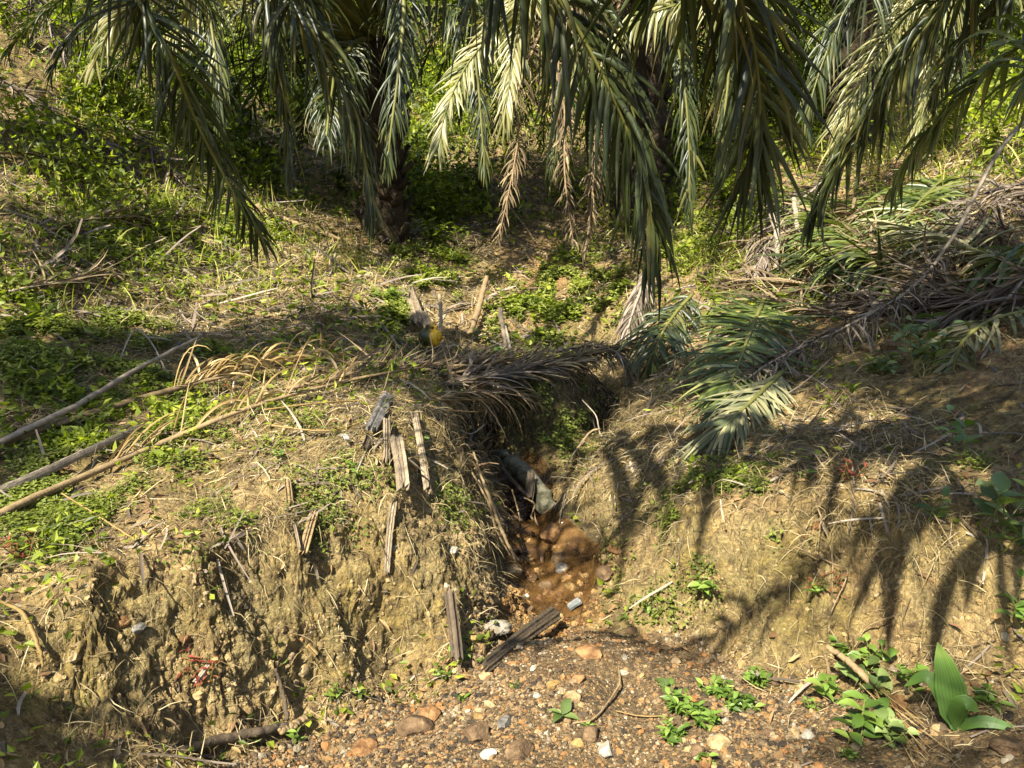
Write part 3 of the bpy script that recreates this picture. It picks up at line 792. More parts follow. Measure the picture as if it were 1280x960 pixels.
# dead leaf scraps
Pn, Nn, R, vi = scatter(3500, open_ * (1 - .85 * STEEP) + .2 * GRAVELG, 1.0, 12)
D = rng.normal(size=Pn.shape); D = nrm(D - Nn * np.sum(D * Nn, 1, keepdims=True) * .85)
V, Fq, rr_ = strips(Pn + Nn * .008, D, np.cross(D, Nn) + rng.normal(size=D.shape) * .3, rng.uniform(.02, .08, len(Pn)), rng.uniform(.008, .022, len(Pn)), rng.uniform(0, 1, len(Pn)), 3, (.3, 1, .8, .05), .35, rng.normal(size=D.shape) * .6)
o = make_mesh('fallen_leaves', V, Fq, leaf_mat('leaf_scrap', ['4a3320', '6d5236', '93764e', 'b8a27a'], .1, .7, .3, (1.2, 1, .8), nsc=9), True, {'rnd': rr_}, None, (0, 0, 0)); tag(o, 'scraps of dead leaf strewn over the ground', 'fallen leaves', kind='stuff')
# ------------------------------------------------------------------ oil palms
def w3(p):
    """a point of a path: ('w', x, y, z) in the world, or (px, py, d) on a line of sight"""
    return np.array(p[1:], float) if p[0] == 'w' else pt(*p)


def frond(parent, pts, leaf=.7, per_m=21, start=.22, g=1.1, side=None, mat=None, stalk=None, rad=(.032, .02, .006), width=.034, ang=(72, 24), lift=.15, ragged=.12, fold=.45, tipend=.42, keep=1.0, name='frond', label=None, path=None, n=5, curl=.12, as_parts=False):
    path = catmull([w3(p) for p in pts], 60) if path is None else path
    _, L = even(path, 5)
    m = max(24, int(L * 14))
    path, L = even(path, m)
    T = nrm(np.gradient(path, axis=0))
    up = np.array([0, 0, 1.0])
    S0 = np.cross(T, up) if side is None else np.tile(np.asarray(side, float), (m, 1))
    S0 = nrm(S0 - T * np.sum(S0 * T, 1, keepdims=True))
    U0 = np.cross(S0, T)
    if side is None and np.mean(U0[:, 2]) < 0: U0 = -U0
    a = Acc()
    tube(a, path, rad, 6, .05, .7, .4)
    o = a.build('rachis' if as_parts else name, stalk or M_RACHIS, parent)
    if label: o['label'] = label
    ns = max(8, int(L * (1 - start) * per_m * (1.3 if not as_parts and per_m > 10 else 1)))
    if not as_parts and per_m > 10: width *= .7; ragged *= 1.35
    allV, allF, allR, nb = [], [], [], 0
    PP, DD, SS, LL, WW, RR2 = [], [], [], [], [], []
    for sgn in (-1, 1):
        s = start + (1 - start) * (np.arange(ns) + rng.random(ns) * .7) / ns
        s = s[rng.random(ns) < keep].clip(0, .999)
        f = s * (m - 1); k = f.astype(int).clip(0, m - 2); fr = (f - k)[:, None]
        p = path[k] * (1 - fr) + path[k + 1] * fr
        t, sd, u = T[k], S0[k] * sgn, U0[k]
        q = (s - start) / (1 - start)
        an = np.radians(np.interp(q, [0, .7, 1], [ang[0], (ang[0] + ang[1]) * .52, ang[1] * .6]) + rng.normal(size=len(s)) * 60 * ragged)
        lf = lift + rng.normal(size=len(s)) * (.12 + ragged) + .22 * np.where(rng.random(len(s)) < .5, 1, -1)
        d = t * np.cos(an)[:, None] + sd * np.sin(an)[:, None] + u * lf[:, None] * np.sin(an)[:, None]
        ln = leaf * np.interp(q, [0, .12, .4, .7, 1], [.35, .75, 1, .9, tipend]) * (1 + .14 * rng.normal(size=len(s))).clip(.45, 1.4)
        PP.append(p); DD.append(d); SS.append(np.cross(d, u) + ragged * 2.2 * rng.normal(size=d.shape)); LL.append(ln); WW.append(width * (.75 + .4 * rng.random(len(s))))
        RR2.append((.45 + .28 * rng.normal(size=len(s))).clip(0, 1))
    PP, DD, SS, LL, WW, RR2 = map(np.concatenate, (PP, DD, SS, LL, WW, RR2))
    V, Fq, rr_ = strips(PP, DD, SS, LL, WW, g * (.7 + .6 * rng.random(len(PP))), n, (.45, .95, 1, .75, .4, .03), fold, rng.normal(size=DD.shape) * (curl + ragged), RR2, .35)
    make_mesh('foliage', V, Fq, mat or M_LEAFLET, True, {'rnd': rr_}, parent if as_parts else o)
    return o


def arc(c, az, e0, L, grav=1.0, m=40):
    d = np.array([math.cos(e0) * math.sin(az), math.cos(e0) * math.cos(az), math.sin(e0)])
    p = np.array(c, float); out = [p.copy()]
    for k in range(m):
        d = nrm(d + np.array([0, 0, -1]) * grav * (.35 + 1.3 * k / m) / m * 1.9)
        p = p + d * L / m
        out.append(p.copy())
    return np.array(out)


def palm(label, base, height, r0=.32, lean=(0, 0), group=None, stubs=90):
    x, y = base
    z = ground_z(x, y) - .15
    t = thing('oil_palm', label, 'palm', (x, y, z), 'oil palms of the plantation')
    a = Acc()
    path = np.array([[x + lean[0] * s ** 2, y + lean[1] * s ** 2, z + height * s] for s in np.linspace(0, 1, 26)])
    tube(a, path, [r0 * 1.25, r0, r0 * .95, r0 * 1.1, r0 * .7], 14, .09)
    for k in range(stubs):                                   # cut leaf bases, in a spiral
        s = (k + .5) / stubs
        an = k * 2.39996
        c = path[int(s * 25)]
        o = np.array([math.cos(an), math.sin(an), 0])
        q0 = c + o * r0 * .85; q1 = q0 + o * rng.uniform(.1, .2) + np.array([0, 0, rng.uniform(.1, .24)])
        tube(a, np.array([q0, (q0 + q1) / 2 - [0, 0, .02], q1]), [.09, .07, .05], 6, .1, .5, rng.random(), up=o)
    a.build('trunk', M_BARK, t)
    return t, path[-1]


def seen(path, ymax):
    px, py, dep = proj(path)
    v = (dep > .1) & (px > -90) & (px < 1370) & (py > -70) & (py < 1100)
    return v.any() and (py[v].max() > ymax)


def crown(t, c, n, L, e=(5, 75), ymax=None, leaf=.75, per_m=17, mat=None, az0=0, skip=None, grav=1.0, width=.04):
    """a whorl of fronds; those that would hang below picture row ymax are left to the hand-placed ones"""
    k = 0
    for i in range(n):
        az = az0 + i * 2.39996
        e0 = math.radians(e[0] + (e[1] - e[0]) * ((i * .618) % 1))
        ln = L * rng.uniform(.85, 1.1)
        pth = arc(c, az, e0, ln, grav * rng.uniform(.85, 1.2))
        dz = np.array([pth[k2][2] - ground_z(pth[k2][0], pth[k2][1]) for k2 in range(0, 41, 4)])
        lowest = np.nonzero(dz < .35)[0]
        if len(lowest): pth = pth[:max(10, 4 * lowest[0])]
        if ymax is not None and seen(pth[6:], ymax): continue
        if skip and skip(pth): continue
        frond(t, None, leaf, per_m, .2, rng.uniform(.8, 1.4), path=pth, mat=mat, rad=(.05, .03, .008), width=width, ragged=.15, n=4)
        k += 1
    return k


SIDE = (1, .1, 0)
near_l, cl = palm('oil palm at the near left whose long dark fronds hang over the hillside', (-5.2, 1.7), 4.0)
near_r, cr = palm('oil palm at the near right whose fronds hang over the heap of cut fronds', (4.6, 1.7), 4.6)
behind, cb = palm('oil palm behind the viewer whose broad frond dangles over the gully', (2.3, -2.4), 5.0)
wl = lambda v: ('w', *v)


def up_from(c, p0, h=.9):
    """the hidden stretch of a frond, from the crown up and over to its first visible point"""
    q = w3(p0)
    mid = (np.asarray(c) * .55 + q * .45); mid[2] = max(c[2], q[2]) + h * .75
    return [wl(c), wl(mid)]


# fronds of the palm near on the left side
KP = [(140, -70, 4.9), (172, 0, 5.0), (213, 69, 5.1), (247, 155, 5.3), (292, 240, 5.5), (328, 300, 5.7)]
frond(near_l, up_from(cl, KP[0]) + KP, .62, 24, .28, 1.5, SIDE, rad=(.05, .03, .008), width=.036)
MP = [(300, -80, 5.6), (330, 0, 5.7), (344, 69, 5.8), (357, 137, 5.9), (361, 215, 6.0)]
frond(near_l, up_from(cl, MP[0]) + MP, .5, 22, .3, 2.6, SIDE, rad=(.05, .03, .008), ang=(50, 16))
NP = [(320, -70, 5.2), (361, 0, 5.3), (402, 60, 5.4), (437, 130, 5.5), (457, 200, 5.6), (466, 270, 5.6)]
frond(near_l, up_from(cl, NP[0]) + NP, .6, 24, .3, 2.6, SIDE, rad=(.05, .03, .008), ang=(55, 16), width=.036)
AP = [(560, -170, 4.1), (640, -70, 4.2), (702, 5, 4.3), (756, 100, 4.4), (794, 190, 4.5), (812, 260, 4.55), (818, 312, 4.6)]
frond(near_l, up_from(cl, AP[0], .5) + AP, .72, 26, .3, 2.3, SIDE, rad=(.055, .032, .008), width=.045, ang=(75, 25), fold=.5, tipend=.55)
LP = [(215, -60, 5.6), (190, -10, 5.6), (150, 18, 5.6), (128, 55, 5.6), (116, 85, 5.6)]
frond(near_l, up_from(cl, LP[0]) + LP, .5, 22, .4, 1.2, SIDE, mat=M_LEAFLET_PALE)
# the broad frond straight ahead
BP = [(880, -150, 3.7), (905, -60, 3.9), (926, 0, 4.0), (944, 70, 4.1), (950, 150, 4.2), (942, 205, 4.3)]
frond(behind, up_from(cb, BP[0], 1.3) + BP, .85, 30, .45, 1.1, SIDE, rad=(.055, .03, .008), width=.042, ang=(62, 26), tipend=.6)
# fronds of the palm near on the right side
GP = [(1260, -90, 4.7), (1192, -8, 4.9), (1132, 70, 5.0), (1078, 165, 5.2), (1040, 225, 5.3), (1015, 275, 5.4)]
frond(near_r, up_from(cr, GP[0]) + GP, .62, 26, .25, 2.9, SIDE, rad=(.05, .03, .008), width=.036, ang=(60, 20))
HP = [(1360, 10, 3.8), (1285, 50, 4.0), (1215, 110, 4.2), (1150, 180, 4.4), (1115, 240, 4.6)]
frond(near_r, up_from(cr, HP[0]) + HP, .46, 24, .3, 2.6, SIDE, mat=M_LEAFLET_CUT, rad=(.045, .028, .008), ang=(60, 20))
H2 = [(1400, -60, 4.6), (1300, -40, 4.8), (1240, 10, 5.0), (1190, 70, 5.2), (1170, 120, 5.3)]
frond(near_r, up_from(cr, H2[0]) + H2, .5, 22, .3, 2.2, SIDE, rad=(.045, .028, .008))

# palms on the slope behind
mid_l, cm = palm('oil palm with upright petioles and a dark trunk behind the dirt step', (pt(478, 230, 10.5)[0], 10.5), 2.6, .27, group=None)
mid_c, cc = palm('oil palm behind the hanging fronds at the head of the gully', (pt(800, 250, 11.5)[0], 11.5), 3.6, .36)
mid_r, cq = palm('oil palm with pale sunlit fronds beside the small dirt clearing', (pt(1062, 200, 12.0)[0], 12.0), 2.5, .34)
far_l, cfl = palm('oil palm high on the left hillside behind the weeds', (pt(215, 40, 16)[0], 16), 2.2, .34)
far_r, cfr = palm('oil palm far up the slope behind the pile of cut fronds', (pt(1240, 60, 16)[0], 16), 2.2, .34)
far_c, cfc = palm('oil palm furthest up the slope above the head of the gully', (pt(650, 60, 19)[0], 19), 3.0, .34)
QP = [(660, -25, 7.0), (626, 27, 6.9), (583, 82, 6.7), (558, 137, 6.5), (547, 185, 6.4)]
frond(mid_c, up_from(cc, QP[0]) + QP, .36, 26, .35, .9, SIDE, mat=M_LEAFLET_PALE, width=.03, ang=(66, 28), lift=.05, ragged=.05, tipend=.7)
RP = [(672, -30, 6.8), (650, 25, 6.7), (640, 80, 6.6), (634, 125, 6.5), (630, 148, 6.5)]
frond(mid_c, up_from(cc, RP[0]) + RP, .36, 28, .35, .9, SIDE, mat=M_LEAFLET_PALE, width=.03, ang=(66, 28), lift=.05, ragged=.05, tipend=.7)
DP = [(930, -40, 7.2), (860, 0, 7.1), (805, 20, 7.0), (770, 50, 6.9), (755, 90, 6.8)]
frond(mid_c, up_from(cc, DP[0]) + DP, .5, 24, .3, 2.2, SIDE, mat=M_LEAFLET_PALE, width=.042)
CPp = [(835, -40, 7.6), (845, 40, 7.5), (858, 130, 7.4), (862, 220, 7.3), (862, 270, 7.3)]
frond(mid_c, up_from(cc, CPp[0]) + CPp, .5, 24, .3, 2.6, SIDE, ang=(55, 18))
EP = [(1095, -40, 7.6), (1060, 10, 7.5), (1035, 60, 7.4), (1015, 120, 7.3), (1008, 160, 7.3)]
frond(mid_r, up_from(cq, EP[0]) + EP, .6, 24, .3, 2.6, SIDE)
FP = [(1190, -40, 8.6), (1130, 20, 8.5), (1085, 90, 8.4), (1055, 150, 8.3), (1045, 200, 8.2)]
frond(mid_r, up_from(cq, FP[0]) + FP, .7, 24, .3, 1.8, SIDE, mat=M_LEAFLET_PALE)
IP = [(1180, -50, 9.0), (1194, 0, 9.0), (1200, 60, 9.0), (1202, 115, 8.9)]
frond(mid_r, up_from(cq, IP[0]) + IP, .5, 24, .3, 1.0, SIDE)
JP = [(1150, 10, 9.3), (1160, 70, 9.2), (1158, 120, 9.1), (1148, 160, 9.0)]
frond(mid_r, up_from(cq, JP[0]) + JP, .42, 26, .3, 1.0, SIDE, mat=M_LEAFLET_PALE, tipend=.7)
SP2 = [wl(cm), (470, 35, 9.8), (510, 12, 9.2), (560, 10, 8.6), (612, 25, 8.0), (650, 70, 7.6)]
frond(mid_l, SP2, .62, 22, .18, 3.0, None, rad=(.05, .03, .008))
for pp in ([(445, 20, 10.2), (405, -60, 9.9), (360, -110, 9.2), (300, -100, 8.5)], [(455, 10, 10.3), (440, -80, 10.0), (430, -150, 9.4), (420, -170, 8.6)], [(480, 10, 10.4), (500, -70, 10.6), (560, -140, 10.8), (640, -160, 11)], [(440, 40, 10.2), (390, 5, 9.6), (330, 0, 8.8), (270, 12, 8.0), (205, 45, 7.4)], [(450, 50, 10), (430, 70, 9.2), (415, 110, 8.4), (408, 170, 7.8)]):
    frond(mid_l, [wl(cm)] + pp, .6, 20, .22, 2.2, None, rad=(.055, .035, .008), mat=M_LEAFLET_PALE if pp[-1][0] in (205,) else None)
# dead fronds still hanging against the trunk
for pp in ([(700, 60, 8.6), (706, 140, 8.3), (706, 220, 8.1), (716, 300, 8.0)], [(655, 90, 9.0), (648, 170, 8.7), (636, 240, 8.5), (622, 300, 8.4)], [(760, 100, 9.2), (745, 190, 9.0), (738, 270, 8.8), (730, 320, 8.7)]):
    frond(mid_c, up_from(cc, pp[0], .2) + pp, .34, 24, .3, 2.2, SIDE, mat=M_DEAD, stalk=M_STALK, ragged=.25, width=.024, label='dead brown frond hanging straight down')
DB = [(745, -50, 8.0), (752, 0, 7.9), (748, 40, 7.8), (740, 80, 7.8)]
frond(mid_c, up_from(cc, DB[0]) + DB, .36, 26, .35, 1.2, SIDE, mat=M_DEAD, stalk=M_STALK, label='dead brown frond high in the crown')
crown(mid_l, cm, 34, 4.2, (0, 80), 190, .62, az0=.4)
crown(mid_c, cc, 40, 4.8, (-10, 80), 270, .66, az0=1.0)
crown(mid_r, cq, 36, 4.4, (0, 80), 190, .62, az0=2.0)
for k_, pp in enumerate(([(500, -60, 8.4), (505, 10, 8.2), (498, 90, 8.0), (488, 170, 7.9), (484, 215, 7.9)], [(585, -60, 8.8), (592, 40, 8.6), (600, 130, 8.4), (606, 215, 8.3)], [(250, -60, 7.4), (262, 20, 7.3), (272, 90, 7.2), (276, 150, 7.2)], [(900, -40, 8.2), (912, 60, 8.1), (905, 150, 8.0), (898, 215, 8.0)], [(735, -40, 9.6), (722, 70, 9.4), (700, 160, 9.2), (690, 225, 9.2)])):
    tr_, c_ = (mid_l, cm) if pp[0][0] < 590 else (mid_c, cc)
    frond(tr_, up_from(c_, pp[0], .3) + pp, .5, 24, .25, 2.4, SIDE, rad=(.05, .03, .008), ang=(58, 18))
crown(far_l, cfl, 20, 4.2, (5, 80), 130, .6, 13, az0=.8)
crown(far_r, cfr, 20, 4.4, (5, 80), 130, .6, 13, az0=.1)
crown(far_c, cfc, 20, 4.4, (5, 80), 140, .6, 12, az0=.5)


def shadow_px(pts):
    """photo pixel and depth where the shadow of each point falls"""
    p = np.array(pts, float); act = np.ones(len(p), bool)
    for _ in range(140):
        p[act] -= SUN * .1
        gz = ztab(np.arctan2(p[:, 0], p[:, 1]), np.hypot(p[:, 0], p[:, 1]))
        act &= p[:, 2] > gz
        if not act.any(): break
    return proj(p)


WANT = [(90, 470, 130, 60, 1), (420, 415, 80, 30, 1), (665, 510, 90, 70, 1.5), (650, 640, 30, 40, 1), (890, 490, 110, 40, 1), (1170, 480, 110, 50, 1), (190, 740, 60, 40, .3), (90, 920, 90, 40, .6), (790, 805, 90, 18, .5), (720, 690, 30, 60, .8), (1230, 720, 60, 70, .4), (60, 330, 80, 30, .5)]
LIT = [(80, 170, 90, 80, 1.2), (240, 260, 70, 50, 1), (900, 250, 60, 60, .8), (420, 320, 60, 30, .8), (560, 190, 40, 60, .4), (430, 600, 190, 110, 1), (400, 790, 170, 110, 1), (830, 640, 100, 110, 1), (900, 740, 90, 80, .8), (680, 740, 50, 40, .7), (700, 370, 130, 60, .7), (300, 340, 130, 60, .9), (1060, 590, 110, 70, 1), (1080, 740, 120, 80, .8), (960, 800, 80, 40, .8), (120, 620, 120, 40, .8), (1000, 900, 120, 50, .9), (640, 900, 200, 40, 1), (60, 770, 60, 50, .5), (1100, 900, 150, 50, .6)]


def choose(t, c, n_try, n_keep, L, leaf=.7, thr=.0, ymax=-75, want=None):
    """of many possible fronds keep those whose shade falls where the photograph has shade"""
    cand = []
    for i in range(n_try):
        az = rng.uniform(0, 6.28); e0 = math.radians(rng.uniform(5, 72)); ln = L * rng.uniform(.75, 1.15)
        p = arc(c, az, e0, ln, rng.uniform(.7, 1.2))
        hh = np.array([q[2] - ground_z(q[0], q[1]) for q in p[::4]])
        if (hh < 1.0).any() or seen(p[4:] - [0, 0, .5], ymax): continue
        q = p[8:]
        sd = np.array([p[-1][1] - p[0][1], p[0][0] - p[-1][0], 0]); sd = nrm(sd) * leaf * .5
        pp = np.concatenate([q, q + sd - [0, 0, .3], q - sd - [0, 0, .3]])
        px, py, dep = shadow_px(pp)
        sc = (blob(px, py, want or WANT) - 1.6 * blob(px, py, LIT)).mean()
        cand.append((sc, az, p))
    cand.sort(key=lambda x: -x[0])
    kept = []
    for sc, az, p in cand:
        if len(kept) >= n_keep or sc < thr: break
        if any(np.linalg.norm(p[20] - k[20]) < .55 for k in kept): continue
        kept.append(p)
    for p in kept:
        frond(t, None, leaf, 19, .2, rng.uniform(.9, 1.5), path=p, rad=(.05, .03, .008), width=.045, ragged=.15, n=4)
    # the rest of the crown, away from the scene
    k = 0
    for i in range(40):
        az = i * 2.39996; e0 = math.radians(20 + 55 * ((i * .618) % 1))
        p = arc(c, az, e0, L * .9, 1.0)
        hh = np.array([q[2] - ground_z(q[0], q[1]) for q in p[::4]])
        if (hh < .6).any() or seen(p[4:] - [0, 0, .5], -75) or k >= 8: continue
        px, py, dep = shadow_px(p[6:])
        if (blob(px, py, LIT) > .3).mean() > .04: continue
        frond(t, None, leaf, 17, .2, 1.1, path=p, rad=(.05, .03, .008), width=.045, ragged=.15, n=4); k += 1
    print('PALM', t.name, len(kept), [round(x[0], 2) for x in cand[:6]], k)


behind_l, cbl = palm('oil palm behind and to the left of the viewer, shading the near bank', (-5.3, -3.6), 4.6)
choose(near_l, cl, 160, 7, 5.0)
choose(near_r, cr, 120, 5, 5.0)
choose(behind, cb, 260, 9, 5.4)
choose(behind_l, cbl, 260, 2, 5.2)
WBG = [(230, 120, 90, 70, 1), (480, 180, 90, 110, 1), (620, 220, 120, 90, 1), (380, 130, 60, 80, 1), (740, 250, 60, 60, 1), (330, 200, 60, 60, .6), (160, 40, 100, 60, .7), (800, 200, 70, 90, .8)]
side_l, csl = palm('added oil palm up the hillside, mostly out of view, that shades the slope behind', (-6.1, 6.6), 4.4)  # palm put in beside the view to shade the slope behind
choose(side_l, csl, 400, 15, 5.8, .75, ymax=30, want=WBG)
# a sparse frond high over the heap: its separate leaflets streak the far bank
frond(near_l, [wl(cl), ('w', -3.0, 1.6, cl[2] + .1), ('w', -1.2, 1.0, 4.9), ('w', -.3, .95, 4.4), ('w', .5, .95, 4.0), ('w', 1.0, 1.0, 3.7)], 1.45, 6.0, .45, 5.5, path=None, rad=(.05, .03, .008), width=.12, ragged=.3, n=7, ang=(60, 30), tipend=.8)
frond(behind, [wl(cb), ('w', 1.2, -.8, 7.1), ('w', .3, .8, 6.0), ('w', -.25, 1.8, 5.0), ('w', -.5, 2.3, 4.3)], .8, 20, .3, 2.0, rad=(.05, .03, .008), width=.045, ragged=.2, n=5)  # dense frond added out of view to shade the ledge
frond(behind, [wl(cb), ('w', 1.9, -1.0, 6.9), ('w', 1.2, 0, 5.9), ('w', .6, .5, 5.0), ('w', .1, .75, 4.2)], 1.2, 6.5, .4, 5.0, rad=(.05, .03, .008), width=.11, ragged=.3, n=7, ang=(60, 30), tipend=.8)
frond(near_l, [wl(cl), ('w', -4.1, 1.8, 6.2), ('w', -2.8, 2.0, 5.7), ('w', -1.9, 2.1, 4.9), ('w', -1.25, 2.2, 4.0)], .8, 22, .3, 2.0, rad=(.05, .03, .008), width=.045, ragged=.2, n=5)  # another one added out of view, over the mossy mound, for its shade


def shade(t, c, targets, dist, leaf=.75, per_m=20, width=.045, g=1.4, **kw):  # extra fronds, added out of view for the shadows they cast
    """a frond of palm t that passes between the sun and the given places on the ground"""
    q = [hit(*p)[0] + SUN * dist for p in targets]
    first = (np.asarray(c) * .45 + q[0] * .55); first[2] = max(c[2], q[0][2]) + .5
    p = catmull([np.asarray(c), first] + q, 60)
    if seen(p[8:] - [0, 0, .4], -40): print('SEEN', targets)
    frond(t, None, leaf, per_m, .3, g, path=p, rad=(.05, .03, .008), width=width, ragged=.2, n=5, **kw)


shade(near_l, cl, [(580, 530), (640, 500), (700, 505), (760, 500)], 5.0)
shade(near_l, cl, [(610, 470), (680, 470), (740, 470), (790, 480)], 4.6, .6)
shade(behind, cb, [(720, 700), (675, 650), (640, 610), (615, 570)], 4.6, .6)
shade(behind, cb, [(960, 470), (890, 490), (830, 490), (790, 500)], 4.6)
shade(behind, cb, [(1230, 560), (1160, 520), (1090, 480), (1030, 460)], 4.4)
shade(near_l, cl, [(340, 430), (400, 415), (460, 420), (500, 430)], 5.5, .6)
shade(behind_l, cbl, [(10, 930), (70, 905), (140, 900), (200, 925)], 4.6, .5, 8, .06)
shade(behind, cb, [(880, 800), (800, 795), (720, 800), (640, 815)], 4.4, .4, 12, .05)
shade(near_r, cr, [(1220, 560), (1120, 545), (1030, 540), (940, 545)], 3.4, 1.25, 6.5, .1, 6.0)
shade(near_r, cr, [(1290, 640), (1230, 640), (1170, 640), (1110, 650)], 3.2, 1.0, 7, .09, 6.0)
shade(side_l, csl, [(60, 330), (130, 300), (200, 300), (260, 320)], 5.0, .7, 10, .07)
shade(side_l, csl, [(20, 210), (90, 235), (170, 265), (240, 290)], 4.6, .8, 9, .08)
shade(near_l, cl, [(20, 480), (80, 450), (160, 440), (230, 450)], 4.6, .7)
# ------------------------------------------------------------------ fallen fronds, stalks, sticks and boards
def pth(spec, m=40):
    """path from photo points: (px, py, d, 'd') = at that distance, (px, py, lift) = lying on the ground"""
    out = []
    for s in spec:
        if len(s) == 4 and s[3] == 'h':
            q = hit(s[0], s[1])[0]; out.append(np.array([0, 0, H]) + (q - [0, 0, H]) * s[2]); continue
        out.append(pt(s[0], s[1], s[2]) if len(s) == 4 else hit(s[0], s[1], s[2])[0] + np.array([0, 0, .0]))
    return catmull(out, m)


def d_(*pts):
    return [(*p, 'd') for p in pts]


def h_(*pts):
    return [(*p, 'h') for p in pts]


def fallen(label, spec, leaf=.5, cat='fallen frond', name='fallen_frond', mat=None, stalk=None, group=None, **kw):
    kw.setdefault('rad', (.02, .014, .005))
    p = pth(spec, 60)
    t = thing(name, label, cat, p[len(p) // 2], group or 'fallen fronds on the ground')
    frond(t, None, leaf, path=p, mat=mat, stalk=stalk, as_parts=True, **kw)
    return t


def stick(label, spec, rad, mat, name='stick', cat='stick', k=8, rough=.1, flat=.85, group=None, m=30):
    p = pth(spec, m)
    p = p + rng.normal(size=p.shape) * np.max(rad) * .12
    a = Acc(); tube(a, p, rad, k, rough, flat, .3 + .5 * rng.random())
    o = a.build(name, mat, None, True, p[0])
    return tag(o, label, cat, group or {'root': 'roots hanging in the gully', 'stick': 'sticks lying about', 'twig': 'twigs lying about', 'dry_stalk': 'dry stalks lying on the banks'}.get(name))


def slab(label, spec, width, thick, mat, name='wood_slab', cat='wood', jag=.06, nrmv=None, wob=.15, group=None, m=26, nw=9, taper=(1, 1), teeth=0, groove=.35):
    """a split board or bark slab with torn ends, rough face and some thickness"""
    p = pth(spec, m)
    p = np.linspace(0, 1, m)[:, None] * (p[-1] - p[0]) * .8 + p[0] * .8 + p * .2
    if nrmv is None:
        nrmv = hit(spec[len(spec) // 2][0], spec[len(spec) // 2][1])[1]
    T = nrm(np.gradient(p, axis=0)); L = np.linalg.norm(p[-1] - p[0])
    Sd = nrm(np.cross(T, nrmv)); U = np.cross(Sd, T)
    top, bot = np.zeros((m, nw, 3)), np.zeros((m, nw, 3))
    e0, e1 = rng.random(nw) * jag, rng.random(nw) * jag
    gr = rng.normal(size=nw) * groove
    for j in range(nw):
        u = j / (nw - 1) * 2 - 1
        for i in range(m):
            f = i / (m - 1)
            ff = e0[j] + f * (1 - e0[j] - e1[j])
            q = np.array([np.interp(ff, np.linspace(0, 1, m), p[:, k]) for k in range(3)])
            w = width * .5 * (taper[0] * (1 - f) + taper[1] * f) * (1 + wob * math.sin(f * 5 + u * 2) * .5)
            if teeth and j == nw - 1: w *= 1 + teeth * (i % 2)
            h = thick * (.5 + gr[j] + .05 * rng.normal())
            bow = thick * .45 * (1 - u * u)
            top[i, j] = q + Sd[i] * u * w + U[i] * (h + bow)
            bot[i, j] = q + Sd[i] * u * w * .96 - U[i] * (thick * .5 - bow * .6)
    n_ = m * nw
    i, j = np.meshgrid(np.arange(m - 1), np.arange(nw - 1), indexing='ij')
    q = np.stack([i * nw + j, i * nw + j + 1, (i + 1) * nw + j + 1, (i + 1) * nw + j], -1).reshape(-1, 4)
    Fs = [q, q[:, ::-1] + n_]
    a = np.arange(m - 1)
    for jj, flip in ((0, False), (nw - 1, True)):
        s = np.stack([a * nw + jj, (a + 1) * nw + jj, (a + 1) * nw + jj + n_, a * nw + jj + n_], -1)
        Fs.append(s[:, ::-1] if flip else s)
    b = np.arange(nw - 1)
    for ii, flip in ((0, True), (m - 1, False)):
        s = np.stack([ii * nw + b, ii * nw + b + 1, ii * nw + b + 1 + n_, ii * nw + b + n_], -1)
        Fs.append(s if not flip else s[:, ::-1])
    V = np.concatenate([top.reshape(-1, 3), bot.reshape(-1, 3)])
    R_ = np.concatenate([np.tile(.5 + .25 * rng.normal(size=nw), m)] * 2)
    o = make_mesh(name, V, np.concatenate(Fs), mat, False, {'rnd': R_}, None, p[0])
    return tag(o, label, cat, group or {'wood_slab': 'rotten wood slabs on the near bank', 'board': 'boards on the near bank', 'wood_chip': 'wood chips on the near bank'}.get(name))


# the three long stalks on the near side bank
stick('long bare grey brown stalk whose cut end points up over the bank', h_((-60, 592, .95), (0, 557, .94), (90, 510, .925), (170, 464, .92), (252, 421, .88)), [.018, .019, .018, .013], M_STALK_GREY, 'frond_stalk', 'palm stalk', rough=.04)
t = thing('fallen_frond', 'long brown stalk with golden curled dry blades, lying below the bare cut stalk', 'fallen frond', pt(240, 482, 4.6), 'fallen fronds on the ground')
p2 = pth(h_((-60, 592, .96), (0, 556, .95), (120, 516, .94), (240, 481, .94), (330, 461, .95), (430, 447, .96), (540, 447, .97)), 50)
a = Acc(); tube(a, p2, [.032, .028, .022, .014, .007], 8, .08, .7, .25); a.build('rachis', M_STALK, t)


def blades(t, path, s0, s1, n, L, up, along, side, g, mat=M_DRYGOLD, W=.014, jit=.3, nm='blade_fringe'):
    f = rng.uniform(s0, s1, n) * (len(path) - 1); k = f.astype(int).clip(0, len(path) - 2)
    pp = path[k] + (path[k + 1] - path[k]) * (f - k)[:, None]
    T = nrm(path[k + 1] - path[k])
    D = nrm(T * along + np.array([0, 0, 1.0]) * up + np.array([0, -1.0, 0]) * side + rng.normal(size=(n, 3)) * jit)
    V, Fq, rr_ = strips(pp, D, rng.normal(size=(n, 3)), rng.uniform(.6, 1.2, n) * L, W * rng.uniform(.6, 1.3, n), g * rng.uniform(.5, 1.4, n), 8, (.8, 1, .9, .6, .15), .4, rng.normal(size=(n, 3)) * .25)
    return make_mesh('foliage', V, Fq, mat, True, {'rnd': rr_}, t)


